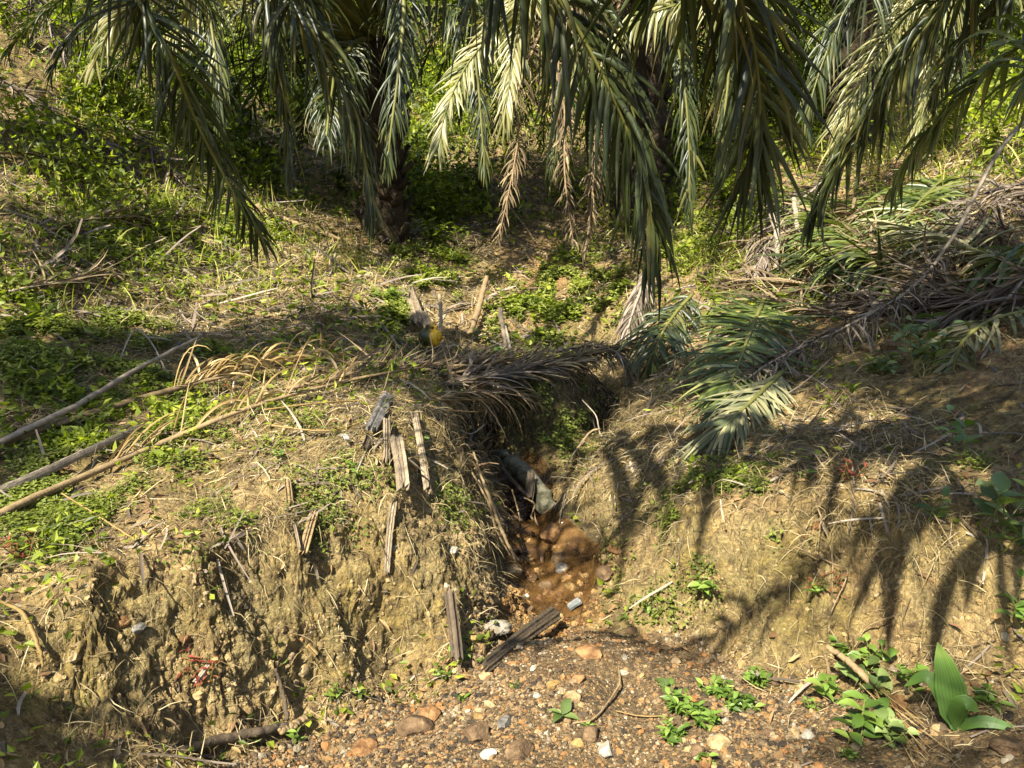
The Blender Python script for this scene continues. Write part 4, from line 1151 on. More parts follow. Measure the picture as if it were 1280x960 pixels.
blades(t, p2, .45, .85, 75, .38, 1.0, .85, .1, 2.7, W=.014)
p3 = pth([(-40, 684, 2.6, 'd'), (0, 659, .035), (100, 611, .045), (200, 568, .045), (320, 523, .05), (430, 497, .08), (500, 484, .1), (565, 468, .12)], 50)
t = thing('fallen_frond', 'long pale brown stalk lying in front along the brink of the near bank', 'fallen frond', p3[20], 'fallen fronds on the ground')
a = Acc(); tube(a, p3, [.02, .021, .018, .014, .009, .005], 8, .08, .8, .6); a.build('rachis', M_STALK, t)
blades(t, p3, .33, .74, 42, .36, .85, .6, -.5, 1.6, W=.011)
slab('weathered grey frond butt half sunk in the creeper below the brown stalk', [(-12, 632, .03), (60, 604, .04), (120, 575, .05), (183, 545, .05)], .05, .018, M_STALK_GREY, 'frond_butt', 'frond butt', .05, taper=(1, .5))
stick('thin pale vine bent in a loop between the long stalks', [(150, 455, .05), (168, 440, .16), (190, 452, .12), (212, 480, .03)], .006, M_STALK_GREY, 'dry_vine', 'vine', 5)
stick('thin grey twig lying across the shaded creeper above the stalks', [(40, 470, .04), (90, 500, .04), (135, 498, .02)], .006, M_STALK_GREY, 'twig', 'twig', 5)

# dead fronds laid over the head of the gully
fallen('brown dead frond bridging the head of the gully as thatch', d_((400, 480, 4.75), (500, 463, 5.1), (610, 454, 5.6), (700, 448, 6.05), (800, 428, 6.5)), .45, mat=M_DEAD, stalk=M_STALK, start=.02, per_m=60, ang=(24, 12), g=.45, ragged=.24, width=.02, curl=.3, lift=.05)
fallen('matted brown dead frond at the back of the thatch', d_((440, 474, 5.4), (520, 470, 5.6), (610, 462, 5.9), (720, 448, 6.4)), .42, mat=M_DEAD, stalk=M_STALK, start=.02, per_m=70, ang=(26, 12), g=.5, ragged=.3, width=.018, curl=.35)
fallen('straw brown dead frond at the near end of the thatch behind the slate coloured board', h_((360, 486, .96), (440, 470, .94), (520, 460, .925), (590, 452, .92)), .42, mat=M_DEAD, stalk=M_STALK, start=.02, per_m=60, ang=(24, 12), g=.4, ragged=.26, width=.018, curl=.3)
fallen('matted grey dead frond at the front of the thatch', d_((470, 476, 4.95), (560, 468, 5.25), (650, 462, 5.6), (740, 450, 6.0)), .4, mat=M_DEAD, stalk=M_STALK, start=.02, per_m=70, ang=(24, 10), g=.5, ragged=.3, width=.018, curl=.35)
fallen('small dark dead frond sagging over the near fork of the gully', d_((545, 500, 4.6), (585, 490, 4.9), (625, 490, 5.2), (660, 496, 5.4)), .4, mat=M_DEAD, stalk=M_STALK, start=.02, per_m=70, ang=(50, 20), g=1.8, ragged=.3, width=.014, curl=.35)
fallen('lower grey dead frond drooping under the thatch into the dark hollow', d_((500, 490, 4.7), (570, 478, 5.0), (640, 466, 5.4), (700, 460, 5.8)), .42, mat=M_DEADGREY, stalk=M_STALK, start=.02, per_m=50, ang=(26, 12), g=.5, ragged=.25, width=.018, curl=.3)
fallen('dead frond whose dark tip hangs limp at the far end of the thatch', d_((690, 440, 6.4), (740, 432, 6.4), (775, 445, 6.3), (790, 475, 6.2)), .4, mat=M_DEADGREY, stalk=M_STALK, start=.02, per_m=60, ang=(40, 14), g=2.2, ragged=.22, width=.018)
fallen('pale dried frond hanging like a skirt beside the green cut frond', d_((815, 325, 8.1), (800, 365, 7.7), (788, 400, 7.3), (778, 440, 7.0)), .42, mat=M_DEADGREY, stalk=M_STALK_GREY, start=.02, per_m=60, ang=(24, 10), g=1.8, ragged=.12, width=.016, side=SIDE)
fallen('thin dry frond lying over the brink with straw coloured blades', [(560, 470, .1), (590, 500, .06), (640, 505, .04)], .35, mat=M_DRYGOLD, stalk=M_STALK, start=.02, per_m=50, ang=(40, 15), g=1.0, ragged=.3, width=.012)
# long straw stems around there
for k, (lab, sp) in enumerate((('straw coloured stem lying level over the slate coloured board', d_((330, 512, 3.75), (420, 502, 3.95), (520, 500, 4.3), (610, 500, 4.7))), ('straw coloured stem slanting over the slate coloured board down the bank', d_((420, 498, 4.05), (455, 540, 3.7), (478, 572, 3.5))),
                               ('straw coloured stem running out over the dark hollow', d_((500, 498, 4.2), (560, 512, 4.2), (598, 515, 4.3))), ('pale stem lying level in front of the slate coloured board', d_((340, 532, 3.62), (410, 538, 3.58), (470, 522, 3.8))))):
    stick(lab, sp, [.006, .005, .003], M_DRYGOLD, 'dry_stalk', 'stalk', 5)

# cut fronds and dead fronds heaped on the ledge
fallen('green cut frond with splayed leaflets lying tip down on the brink', h_((955, 374, .93), (940, 412, .9), (922, 455, .91), (908, 500, .95)), .55, mat=M_LEAFLET_CUT, start=.03, per_m=44, ang=(82, 34), g=.6, ragged=.1, side=SIDE, lift=.1, tipend=.6, width=.03)
fallen('dark green drooping frond piece beside the pale dried skirt', h_((868, 370, .9), (845, 392, .88), (825, 425, .89), (808, 462, .93)), .52, mat=M_LEAFLET, start=.03, per_m=44, ang=(70, 24), g=1.8, ragged=.16, side=SIDE, width=.03)
fallen('yellowing frond tip hanging over the sunny brink', h_((978, 466, .95), (945, 498, .93), (915, 528, .93), (892, 550, .95)), .36, mat=M_LEAFLET_WILT, start=.05, per_m=60, ang=(50, 14), g=.9, ragged=.12, side=SIDE, width=.022, tipend=.8)
fallen('large sunlit green frond on top of the heap with pale yellow green rachis', h_((1025, 250, .95), (1060, 285, .93), (1092, 325, .92), (1130, 372, .95)), .75, mat=M_LEAFLET_CUT, start=.03, per_m=36, ang=(85, 35), g=.75, ragged=.12, lift=.15, width=.036)
fallen('fading olive frond in the heap behind the leaning dead stalk', h_((1265, 335, .92), (1210, 312, .9), (1140, 292, .9), (1085, 285, .92)), .6, mat=M_LEAFLET_WILT, start=.03, per_m=36, ang=(75, 30), g=1.0, ragged=.2)
fallen('dark green frond under the large sunlit one', h_((985, 318, .96), (1040, 330, .95), (1100, 345, .95), (1160, 345, .95)), .6, mat=M_LEAFLET, start=.03, per_m=36, ang=(75, 30), g=.7, ragged=.2)
fallen('dark brownish frond at the top of the heap in shade', h_((1130, 258, .93), (1085, 262, .92), (1040, 272, .93), (1000, 300, .94)), .6, mat=M_DEAD, stalk=M_STALK, start=.03, per_m=36, ang=(70, 30), g=.9, ragged=.2)
fallen('brown dead frond lying along the front of the heap', h_((1310, 340, .95), (1200, 352, .95), (1080, 360, .96), (960, 356, .97), (880, 352, .98)), .7, mat=M_DEAD, stalk=M_STALK, start=.02, per_m=60, ang=(35, 14), g=.7, ragged=.25, width=.022, curl=.3)
fallen('purplish brown dead frond nearest the frame of the heap, fanned flat', h_((1330, 368, .93), (1240, 378, .94), (1150, 374, .96), (1060, 382, .97)), .7, mat=M_DEADGREY, stalk=M_STALK, start=.02, per_m=60, ang=(30, 14), g=.6, ragged=.2, width=.022, curl=.25)
fallen('greyish dead frond with twisted blades tangled behind the leaning stalk', h_((1340, 250, .93), (1275, 235, .9), (1225, 262, .9), (1200, 310, .93)), .6, mat=M_DEADGREY, stalk=M_STALK, start=.02, per_m=46, ang=(70, 24), g=1.6, ragged=.4, width=.018, curl=.6)
fallen('grey dead frond drooping behind the green cut frond', h_((1035, 222, .92), (995, 258, .9), (965, 300, .92), (945, 345, .95)), .5, mat=M_DEADGREY, stalk=M_STALK_GREY, start=.02, per_m=46, ang=(55, 20), g=1.5, ragged=.25, width=.024)
fallen('dark dead frond in the shade at the foot of the hanging fronds', h_((1015, 292, .93), (980, 298, .93), (945, 308, .95), (915, 320, .97)), .5, mat=M_DEAD, stalk=M_STALK, start=.02, per_m=46, ang=(60, 24), g=1.1, ragged=.25, width=.024)
fallen('limp wilted frond with long strap leaves sagging over the shaded ledge', d_((1310, 385, 4.5), (1245, 398, 4.5), (1205, 425, 4.35), (1190, 470, 4.2), (1196, 500, 4.1)), .42, mat=M_LEAFLET_WILT, start=.03, per_m=36, ang=(70, 18), g=2.4, ragged=.25, width=.026)
fallen('long dead stalk leaning across the heap with shrivelled grey leaflets', d_((1310, 120, 5.3), (1248, 190, 5.3), (1195, 290, 5.25), (1140, 360, 5.15), (1050, 412, 5.0), (965, 452, 4.85), (905, 500, 4.6), (878, 538, 4.35)), .3, mat=M_DEADGREY, stalk=M_STALK_GREY, start=.3, per_m=70, ang=(75, 30), g=2.2, ragged=.4, width=.012, curl=.7, rad=(.019, .017, .012, .005))
stick('pale broken stem poking out of the dark part of the heap', d_((965, 268, 7.9), (972, 300, 7.7), (970, 335, 7.5)), [.03, .024], M_STALK_GREY, 'broken_stalk', 'stalk')
stick('short pale stem beside the other broken stem in the heap', d_((992, 248, 8.1), (996, 280, 7.9), (1000, 300, 7.8)), [.028, .022], M_STALK_GREY, 'broken_stalk', 'stalk')
slab('grey broken frond butt lying on the grass in front of the heap', [(908, 296, .05), (930, 278, .06)], .09, .03, M_STALK_GREY, 'frond_butt', 'frond butt')
fallen('yellow green frond propped at the back of the heap', h_((1180, 225, .93), (1150, 255, .9), (1125, 285, .91), (1110, 320, .94)), .6, mat=M_LEAFLET_CUT, start=.03, per_m=36, ang=(80, 30), g=1.1, ragged=.2)
fallen('brown dead frond with drooping blades under the leaning stalk', h_((1275, 290, .92), (1220, 300, .92), (1165, 330, .94), (1130, 365, .96)), .6, mat=M_DEAD, stalk=M_STALK, start=.02, per_m=50, ang=(60, 24), g=1.5, ragged=.35, width=.022, curl=.4)
fallen('green strap leaved frond end at the side of the heap', h_((1330, 300, .9), (1285, 310, .9), (1240, 335, .92), (1205, 360, .95)), .55, mat=M_LEAFLET_CUT, start=.03, per_m=36, ang=(70, 24), g=1.8, ragged=.25)
fallen('brown dry frond nearest the green cut frond, flat on the ledge', h_((1090, 395, .97), (1020, 390, .97), (950, 372, .97), (900, 362, .98)), .5, mat=M_DEAD, stalk=M_STALK, start=.02, per_m=60, ang=(32, 14), g=.6, ragged=.3, width=.018, curl=.3)
fallen('brown dead frond draped over the middle of the heap', h_((1240, 385, .95), (1170, 345, .93), (1100, 312, .92), (1045, 300, .93)), .55, mat=M_DEAD, stalk=M_STALK, start=.02, per_m=50, ang=(50, 20), g=1.0, ragged=.35, width=.02, curl=.4)
fallen('grey dead frond spilling off the front corner of the heap', h_((1330, 330, .9), (1270, 352, .92), (1215, 382, .95), (1170, 402, .97)), .55, mat=M_DEADGREY, stalk=M_STALK, start=.02, per_m=50, ang=(45, 18), g=1.2, ragged=.35, width=.018, curl=.4)
# dead fronds lying on the hillside
fallen('grey dead frond lying on the weedy hillside', [(-20, 105, .12), (50, 150, .14), (120, 192, .12), (172, 232, .06)], .5, mat=M_DEADGREY, stalk=M_STALK, start=.02, per_m=40, ang=(30, 14), g=.5, ragged=.25, width=.026)
fallen('pale bleached dead frond at the top corner of the hillside', [(-30, -30, .3), (20, 20, .4), (50, 60, .35), (85, 110, .15)], .6, mat=M_DEADGREY, stalk=M_STALK_GREY, start=.02, per_m=30, ang=(45, 20), g=1.0, ragged=.3, width=.02, curl=.4)
fallen('brown dead frond low on the hillside in the shade of the weeds', [(-20, 205, .1), (40, 208, .1), (90, 215, .08)], .4, mat=M_DEAD, stalk=M_STALK, start=.02, per_m=30, ang=(40, 18), g=.8, ragged=.3, width=.02)
fallen('dry straw coloured frond lying across the middle of the weedy hillside', [(60, 300, .06), (120, 285, .1), (190, 290, .08), (250, 310, .05)], .45, mat=M_DEAD, stalk=M_STALK, start=.02, per_m=40, ang=(35, 16), g=.5, ragged=.3, width=.02)
fallen('dead frond lying down the slope beside the grey one on the hillside', [(130, 150, .12), (180, 195, .12), (225, 240, .08), (255, 265, .05)], .45, mat=M_DEADGREY, stalk=M_STALK, start=.02, per_m=40, ang=(35, 16), g=.5, ragged=.3, width=.02)
fallen('old brown frond sunk in the grass low on the hillside', [(10, 375, .05), (70, 365, .08), (130, 350, .06)], .4, mat=M_DEAD, stalk=M_STALK_GREY, start=.02, per_m=40, ang=(35, 16), g=.5, ragged=.35, width=.018)
stick('dark grey log lying under the dead frond on the hillside', [(105, 190, .05), (140, 208, .06), (170, 228, .05)], [.05, .045, .04], M_WOODDARK, 'log', 'log')

# sticks and poles
stick('long pale bent branch lying along the foot of the hillside', [(318, 262, .05), (350, 280, .06), (385, 292, .06), (430, 306, .05), (462, 320, .03)], [.045, .04, .03, .02], M_STALK, 'branch', 'branch')
stick('pale thick stick leaning upright on the slope behind the jug', d_((608, 346, 8.3), (600, 380, 8.1), (587, 418, 7.6)), [.024, .034, .032], M_STALK, 'pole', 'stick')
stick('brown stake standing right of the thick leaning stick behind the thatch', d_((625, 385, 7.6), (629, 412, 7.4), (633, 440, 7.2)), [.026, .022, .02], M_WOOD, 'stake', 'stick')
stick('thin upright stake in the eroded step behind the jug', d_((549, 368, 7.7), (551, 400, 7.5), (549, 432, 7.3)), [.018, .018, .016], M_WOOD, 'stake', 'stick')
slab('split pale stump rooted in the eroded step behind the jug', d_((508, 360, 8.2), (516, 385, 7.9), (524, 410, 7.6)), .16, .05, M_WOOD, 'stump', 'stump', .2, np.array([-.2, -1, .3]))
slab('brown splintered board in the step next to the stump', d_((528, 388, 7.8), (536, 412, 7.5)), .08, .03, M_WOOD, 'wood_slab', 'wood', .2, np.array([-.2, -1, .3]))
stick('grey twig slanting down the shaded step left of the jug', [(466, 400, .05), (480, 425, .08), (500, 446, .05)], [.012, .008], M_STALK_GREY, 'twig', 'twig', 5)
stick('twig lying at the foot of the dark hanging fronds', [(632, 262, .08), (655, 290, .08), (668, 308, .05)], [.02, .014], M_STALK, 'twig', 'twig', 6)

# boards and bark on the near bank
slab('slate grey charred board at the top of the near bank', [(486, 505, .05), (472, 530, .05), (462, 552, .04)], .075, .018, rock_mat('slate_board', ['2f2d2a', '56534e', '77736b', '8f8b82']), 'board', 'board', .08, taper=(1, .7))
slab('narrow dark tail piece of board below the slate grey board', [(462, 553, .03), (455, 572, .03)], .035, .014, M_WOODDARK, 'board', 'board', .2)
slab('broad rotten split trunk slab on the near bank', [(490, 556, .04), (497, 590, .05), (503, 628, .05)], .065, .02, M_WOOD, 'wood_slab', 'wood', .22)
slab('tall narrow rotten slab standing right beside the broad one', [(514, 530, .05), (519, 575, .06), (527, 627, .05)], .03, .016, M_WOOD, 'wood_slab', 'wood', .12)
slab('short brown slab left of the broad rotten slab', [(481, 530, .03), (482, 560, .03), (483, 588, .03)], .035, .016, M_WOOD, 'wood_slab', 'wood', .15)
slab('curved strip of brown bark hanging down the bank face', [(494, 630, .02), (484, 655, .035), (481, 690, .03), (485, 722, .02)], .04, .012, M_WOOD, 'bark_strip', 'bark', .08, taper=(.8, .5))
slab('pale chip of wood leaning on the bank face', [(397, 646, .03), (389, 672, .03), (379, 699, .02)], .034, .012, M_STALK, 'wood_chip', 'wood', .1)
slab('thin dark sliver beside the pale chip', [(371, 664, .02), (375, 690, .02)], .012, .008, M_WOOD, 'wood_chip', 'wood', .1)
slab('small pale block of wood in the straw above the chip', [(360, 612, .03), (364, 640, .03)], .026, .014, M_STALK, 'wood_chip', 'wood', .1)
slab('white flake of bark in the straw below the long stalk', [(466, 555, .03), (452, 582, .03), (444, 605, .02)], .014, .008, M_STALK_GREY, 'bark_flake', 'bark', .1)
slab('curled white flake near the front stalk', [(428, 558, .03), (432, 545, .05), (436, 562, .03)], .02, .006, rock_mat('white_flake', ['6f6a60', '98938a', 'b5b0a4']), 'bark_flake', 'bark', .1)
slab('pale yellow chip on the lower face of the near bank', [(384, 806, .02), (396, 822, .015)], .022, .008, M_DRYGOLD, 'wood_chip', 'wood', .1)
slab('greyish chip low on the shaded bank face', [(263, 834, .015), (248, 858, .02)], .02, .008, M_STALK_GREY, 'wood_chip', 'wood', .1)
stick('dark rotten stick lying at the foot of the near bank', [(232, 942, .02), (280, 932, .03), (330, 922, .03), (366, 914, .03)], [.014, .02, .018, .014], M_WOODDARK, 'stick', 'stick')
stick('pale stub of branch against the dark rotten stick', [(354, 925, .03), (372, 916, .035), (388, 904, .03)], [.013, .015, .012], M_STALK, 'stick', 'stick')
stick('thin dark twig standing against the bank foot', [(344, 842, .02), (357, 875, .03), (364, 908, .03)], [.005, .007, .009], M_WOODDARK, 'twig', 'twig', 6)
stick('long thin straw bent over the near bank face', [(75, 625, .03), (120, 655, .03), (172, 683, .02)], .004, M_DRYGOLD, 'dry_stalk', 'stalk', 5)
stick('dry forked stem drooping down the shaded bank', [(0, 762, .02), (30, 778, .04), (46, 815, .03), (52, 842, .02)], [.006, .007, .004], M_DRYGOLD, 'dry_stalk', 'stalk', 5)
slab('dark flat board propped on the bank beside the pool', h_((554, 741, .965), (562, 785, .96), (573, 830, .965)), .045, .014, M_WOODDARK, 'board', 'board', .1, np.array([.3, -1, .3]))
stick('short grey stick leaning above the pool', d_((588, 718, 3.3), (596, 738, 3.3), (604, 756, 3.3)), [.008, .011, .01], M_STALK_GREY, 'stick', 'stick')
slab('dark board with a saw toothed edge lying across the mouth of the stream', h_((604, 838, .975), (650, 800, .955), (694, 766, .94)), .07, .02, M_WOODDARK, 'board', 'board', .03, np.array([.35, -.55, .8]), wob=.02, taper=(.7, 1), teeth=.16, m=44, groove=.1)
stick('bundle strand of root hanging straight down into the gully', d_((592, 565, 3.95), (605, 605, 3.9), (622, 650, 3.82), (644, 702, 3.8)), [.006, .011, .009], M_STALK, 'root', 'root', 6)
stick('twisted root strand running beside the straight root', d_((590, 590, 3.9), (612, 632, 3.85), (620, 662, 3.82), (638, 695, 3.82)), [.005, .008, .006], M_STALK, 'root', 'root', 6)
stick('fine root curling under the other roots at the gully edge', d_((598, 600, 3.9), (622, 640, 3.95), (628, 672, 3.9), (648, 700, 3.85)), [.004, .006, .005], M_WOOD, 'root', 'root', 6)
stick('thin pale root arching over the dark fork of the gully', d_((575, 538, 4.6), (590, 542, 4.7), (606, 531, 4.8)), .005, M_STALK_GREY, 'root', 'root', 5)
stick('thin bent root over the far dark pocket of the gully', d_((728, 500, 5.6), (745, 520, 5.5), (752, 545, 5.4), (770, 535, 5.3)), .006, M_STALK_GREY, 'root', 'root', 5)
stick('curling pale root at the rim of the far pocket', d_((722, 560, 5.0), (738, 540, 5.1), (750, 536, 5.1)), .008, M_STALK, 'root', 'root', 5)
stick('mossy grey log slanting across the stream below the mound', d_((622, 566, 5.35), (645, 582, 5.15), (668, 606, 4.95), (690, 640, 4.7)), [.035, .055, .06, .06], rock_mat('mossy_log', ['26261a', '444230', '5f5c4a', '74726a']), 'log', 'log', 12)
stick('thin dark stick fallen beside the mossy log', d_((618, 570, 5.2), (640, 600, 4.9), (662, 622, 4.7)), [.012, .014, .012], M_WOODDARK, 'stick', 'stick')
slab('dark wet leaf base leaning in the hollow above the little fall', d_((664, 590, 4.9), (668, 606, 4.8), (660, 628, 4.7)), .05, .012, M_WOODDARK, 'leaf_base', 'leaf base', .1, np.array([.2, -1, .2]))
for lab, sp in (('thin root dangling in the dark hollow of the stream', d_((640, 612, 4.5), (648, 640, 4.45), (652, 662, 4.4))), ('hooked pale root tip in the hollow below the roots', d_((620, 640, 4.2), (628, 650, 4.15), (636, 648, 4.1))), ('looped root in the middle of the dark hollow', d_((655, 622, 4.6), (668, 630, 4.55), (664, 646, 4.5), (672, 652, 4.5)))):
    stick(lab, sp, .006, M_STALK, 'root', 'root', 5)
slab('bluish grey flat stone slab lying by the stream mouth', [(712, 768, .03), (730, 756, .035)], .05, .014, M_ROCK['blue'], 'stone_slab', 'stone', .15, groove=.05)
# white crust at the edge of the pool
cr_c, cr_n = hit(618, 790)
V = icv3 * np.array([.055, .04, .03]) * (1 + .28 * fbm(icv3, 3, 3, 7)[:, None] + .22 * fbm(icv3, 8, 2, 8)[:, None]) 
tag(make_mesh('mineral_crust', np.stack([V[:, 0], V[:, 1], V[:, 2]], 1) + cr_c + cr_n * .01, icf3, rock_mat('white_crust', ['4a3f2a', '685f4c', '878175', '9f9c94']), True, None, None, cr_c), 'lumpy whitish crust at the edge of the pool beside the toothed board', 'crust')
stick('grey slanting log at the foot of the far bank among the bright vines', d_((1034, 808, 2.42), (1062, 828, 2.36), (1092, 858, 2.28)), [.01, .013, .012], M_STALK, 'log', 'stick')
stick('thin pale upright stick under the slanting grey log', d_((1031, 818, 2.43), (1036, 840, 2.42), (1035, 864, 2.42)), [.006, .007, .006], M_STALK, 'stick', 'stick', 6)
stick('grey stick leaning in the corner behind the big leaved plant', d_((1240, 850, 2.12), (1255, 892, 2.02), (1285, 945, 1.9)), [.006, .01, .011], M_STALK_GREY, 'stick', 'stick')
stick('pale thin stick crossing behind the grey corner stick', d_((1277, 850, 2.15), (1266, 885, 2.08), (1256, 925, 2.0)), [.007, .006, .005], M_STALK, 'stick', 'stick')
stick('dry vine curving over the top of the gravel heap', [(762, 800, .015), (774, 850, .02), (764, 875, .02), (742, 905, .015), (716, 910, .01)], .004, M_STALK, 'dry_vine', 'vine', 5)
stick('fine straw lying level on the gravel below the curving vine', [(770, 893, .01), (800, 900, .012), (835, 900, .01)], .003, M_DRYGOLD, 'dry_stalk', 'stalk', 5)
t = thing('grass_bundle', 'loose bundle of dry grass stems lying between the weeds', 'dry grass', hit(1130, 905)[0])
pp = pth([(1085, 868, .02), (1120, 900, .02), (1165, 945, .015)], 30)
a = Acc()
for k in range(14):
    q = pp[3:] + rng.normal(size=3) * .018 + np.linspace(0, 1, 27)[:, None] * rng.normal(size=3) * .03
    tube(a, q, [.002, .0016, .001], 5, 0, 1, rng.random())
a.build('stems', M_DRYGOLD, t)
for lab, sp in (('dry hooked stem hanging down the sunny far bank face', [(1000, 690, .04), (1040, 705, .05), (1058, 720, .03), (1040, 765, .02)]), ('thin root hanging beside the hole in the far bank', [(1032, 640, .04), (1038, 700, .04), (1036, 790, .02)]),
                ('thin straw leaning on the far bank face', [(1122, 772, .02), (1090, 790, .03), (1075, 815, .02)]), ('long twig lying across the shaded far slope', [(1100, 600, .04), (1150, 640, .05), (1190, 700, .04)])):
    stick(lab, sp, [.004, .003, .002], M_STALK, 'dry_stalk', 'stalk', 5)

# the yellow jug
jc = (lambda q: np.array([0, 0, H]) + (q - [0, 0, H]) * .965)(hit(541, 432)[0]) + [0, 0, .05]
jt = thing('jug', 'dented yellow plastic jug with one side grown green, lying below the stump', 'jug', jc)
axd = nrm(np.array([.86, -.5, .02])); s1 = nrm(np.cross(axd, [0, 0, 1])); s2 = np.cross(s1, axd)
pr = [(-.105, .0), (-.105, .045), (-.098, .07), (-.08, .082), (-.03, .085), (.03, .084), (.062, .08), (.083, .066), (.093, .045), (.093, .03)]
nk = 28
V = []
for h, r in pr:
    for k in range(nk):
        an = 2 * math.pi * k / nk
        r2 = r * (1 - .22 * math.exp(-((an - 4.2) / .5) ** 2 - ((h - .02) / .05) ** 2) + .03 * math.sin(3 * an))
        V.append(jc + axd * h + s1 * math.cos(an) * r2 + s2 * math.sin(an) * r2)
i, j = np.meshgrid(np.arange(len(pr) - 1), np.arange(nk), indexing='ij')
Fq = np.stack([i * nk + j, i * nk + (j + 1) % nk, (i + 1) * nk + (j + 1) % nk, (i + 1) * nk + j], -1).reshape(-1, 4)
m_jug, nt, bs, out = newmat('jug_plastic')
co_ = nt.nodes.new('ShaderNodeTexCoord').outputs['Object']
sx = nt.nodes.new('ShaderNodeSeparateXYZ'); nt.links.new(co_, sx.inputs[0])
v = mth(nt, 'ADD', mth(nt, 'MULTIPLY', sx.outputs['X'], 7.0), mth(nt, 'MULTIPLY', noise(nt, 22, 4, .6), .9))
nt.links.new(ramp(nt, v, [lin('2e3012'), lin('4a4415'), lin('a07a12'), lin('d2a01c')], [.1, .38, .5, .75]), bs.inputs['Base Color'])
bs.inputs['Roughness'].default_value = .5
make_mesh('body', np.array(V), Fq, m_jug, True, None, jt)
a = Acc(); tube(a, np.array([jc + axd * .088, jc + axd * .1, jc + axd * .115]), [.03, .031, .029], 16, 0, 1, .5); a.build('cap', dull_mat('jug_cap', ['7a5a10', 'a47c18', 'b88f28'], .5), jt)
a = Acc(); tube(a, catmull([jc + axd * .05 + s2 * .07, jc + axd * .05 + s2 * .11, jc - axd * .04 + s2 * .112, jc - axd * .06 + s2 * .075], 14), [.011, .012, .011], 8, 0, 1, .5); a.build('handle', m_jug, jt)

# ------------------------------------------------------------------ single rocks
ROCKS = '''597 922 .10 brown|big dull brown clod half sunk in the gravel
520 915 .12 brown|large dark brown clod at the front of the gravel
455 938 .09 orange|orange rusty rock at the sunny front of the gravel
736 818 .11 orange|flat rust red rock at the crest of the gravel heap
723 852 .05 orange|small orange rock just below the flat rust red one
609 847 .055 tan|tan stone beside the toothed board
692 861 .05 ochre|ochre pebble in the middle of the gravel heap
716 875 .06 tan|flat tan stone below the ochre pebble
671 873 .035 pale|small white stone in the middle of the gravel
630 909 .06 grey|round grey stone low in the gravel
597 897 .035 ochre|upright little ochre pebble
537 898 .09 orange|broad orange stone at the shaded edge of the gravel
611 945 .055 pale|pale angular stone at the front of the gravel
650 943 .10 brown|flat brown shard standing at the very front
721 934 .05 ochre|rounded yellowish stone at the front of the heap
757 941 .075 pale|long whitish stone at the front of the heap
736 922 .075 brown|dark brown stone behind the long whitish one
816 816 .06 orange|rusty stone on the far shoulder of the heap
788 790 .06 brown|brown stone on the crest where heap meets bank
588 802 .055 ochre|ochre stone under the white crust
641 716 .09 tan|tan block beside the roots at the top of the pool
681 738 .10 brown|brown flat rock in the rusty stream
673 751 .08 orange|rust coated rock in the pool
655 749 .05 pale|pale yellow stone in the pool
706 714 .10 grey|mossy grey rock at the dark side of the stream
754 720 .11 brown|pinkish brown rock in the shaded corner of the far bank
769 692 .08 orange|bright orange patch of rock in the far bank
900 934 .075 tan|upright tan rock among the weeds
873 942 .06 brown|brown rock at the front among the weeds
881 956 .06 orange|orange rock at the very front beside the weeds
1009 922 .05 pale|pale stone between the two weed patches
993 917 .04 tan|small tan stone next to the pale one
959 919 .04 brown|small upright brown stone behind the weeds
1122 886 .07 orange|flat orange rock beside the dull leaved vine
1260 941 .09 brown|brown rock in the front corner below the sticks
1172 915 .05 tan|tan stone under the big leaved plant
971 859 .05 brown|brown stone at the edge of the weed patch
187 786 .05 grey|grey stone set in the near bank face
172 779 .06 orange|orange stone set in the near bank face
237 802 .045 orange|small upright orange stone in the near bank face
1085 438 .11 tan|smooth tan boulder half buried on the shaded ledge
1113 436 .13 brown|brown boulder beside the tan one on the shaded ledge
985 420 .12 ochre|ochre clod of earth on the ledge under the leaning stalk
1245 360 .10 ochre|ochre lump on the dead fronds of the heap
690 668 .16 orange|smooth rust orange rock forming the little fall
560 690 .05 pale|pale stone set in the near bank beside the gully
497 690 .04 grey|grey stone beside the bark strip
1020 660 .05 orange|orange stone near the top of the far bank
560 775 .05 brown|brown stone behind the propped board
700 700 .12 brown|wet brown ledge of rock below the little fall
664 728 .09 brown|dark slab of rock in the left part of the pool
715 738 .08 ochre|ochre coated rock in the right part of the pool
660 765 .07 brown|dark rock at the lower lip of the pool
700 775 .06 tan|tan stone at the lower lip of the pool behind the toothed board
640 690 .10 brown|dark rock wedged under the hanging roots
676 640 .09 brown|dark rock in the black hollow above the fall
'''
for ln in ROCKS.strip().split('\n'):
    a_, lab = ln.split('|'); px, py, sz, kd = a_.split()
    c_, n_ = hit(float(px), float(py)); sz = float(sz)
    sd = rng.integers(1, 999)
    big = sz > .08
    vv, ff = (icv3, icf3) if big else (icv2, icf2)
    shape = np.array([rng.uniform(.48, .6), rng.uniform(.36, .5), rng.uniform(.3, .42)]) * sz
    # chisel flats into the ball so it reads as broken stone
    V = vv.copy()
    for _ in range(11):
        nn_ = nrm(rng.normal(size=3)); h_ = rng.uniform(.62, .9)
        dd = V @ nn_
        V = V - np.where(dd > h_, dd - h_, 0)[:, None] * nn_
    V = V * (1 + .10 * fbm(vv + sd, 2.2, 3, 3)[:, None] + .05 * fbm(vv + sd, 7, 2, 4)[:, None])
    an = rng.uniform(0, 6.28)
    V = V * shape
    V = np.stack([V[:, 0] * math.cos(an) - V[:, 1] * math.sin(an), V[:, 0] * math.sin(an) + V[:, 1] * math.cos(an), V[:, 2]], 1)
    tag(make_mesh('rock', V + c_ + n_ * sz * .08, ff, M_ROCK[kd], not big and False, None, None, c_), lab, 'rock', 'single rocks on the gravel and in the banks')
# ------------------------------------------------------------------ plants that can be told apart
LEAFP = (.12, .7, 1, .85, .45, .03)


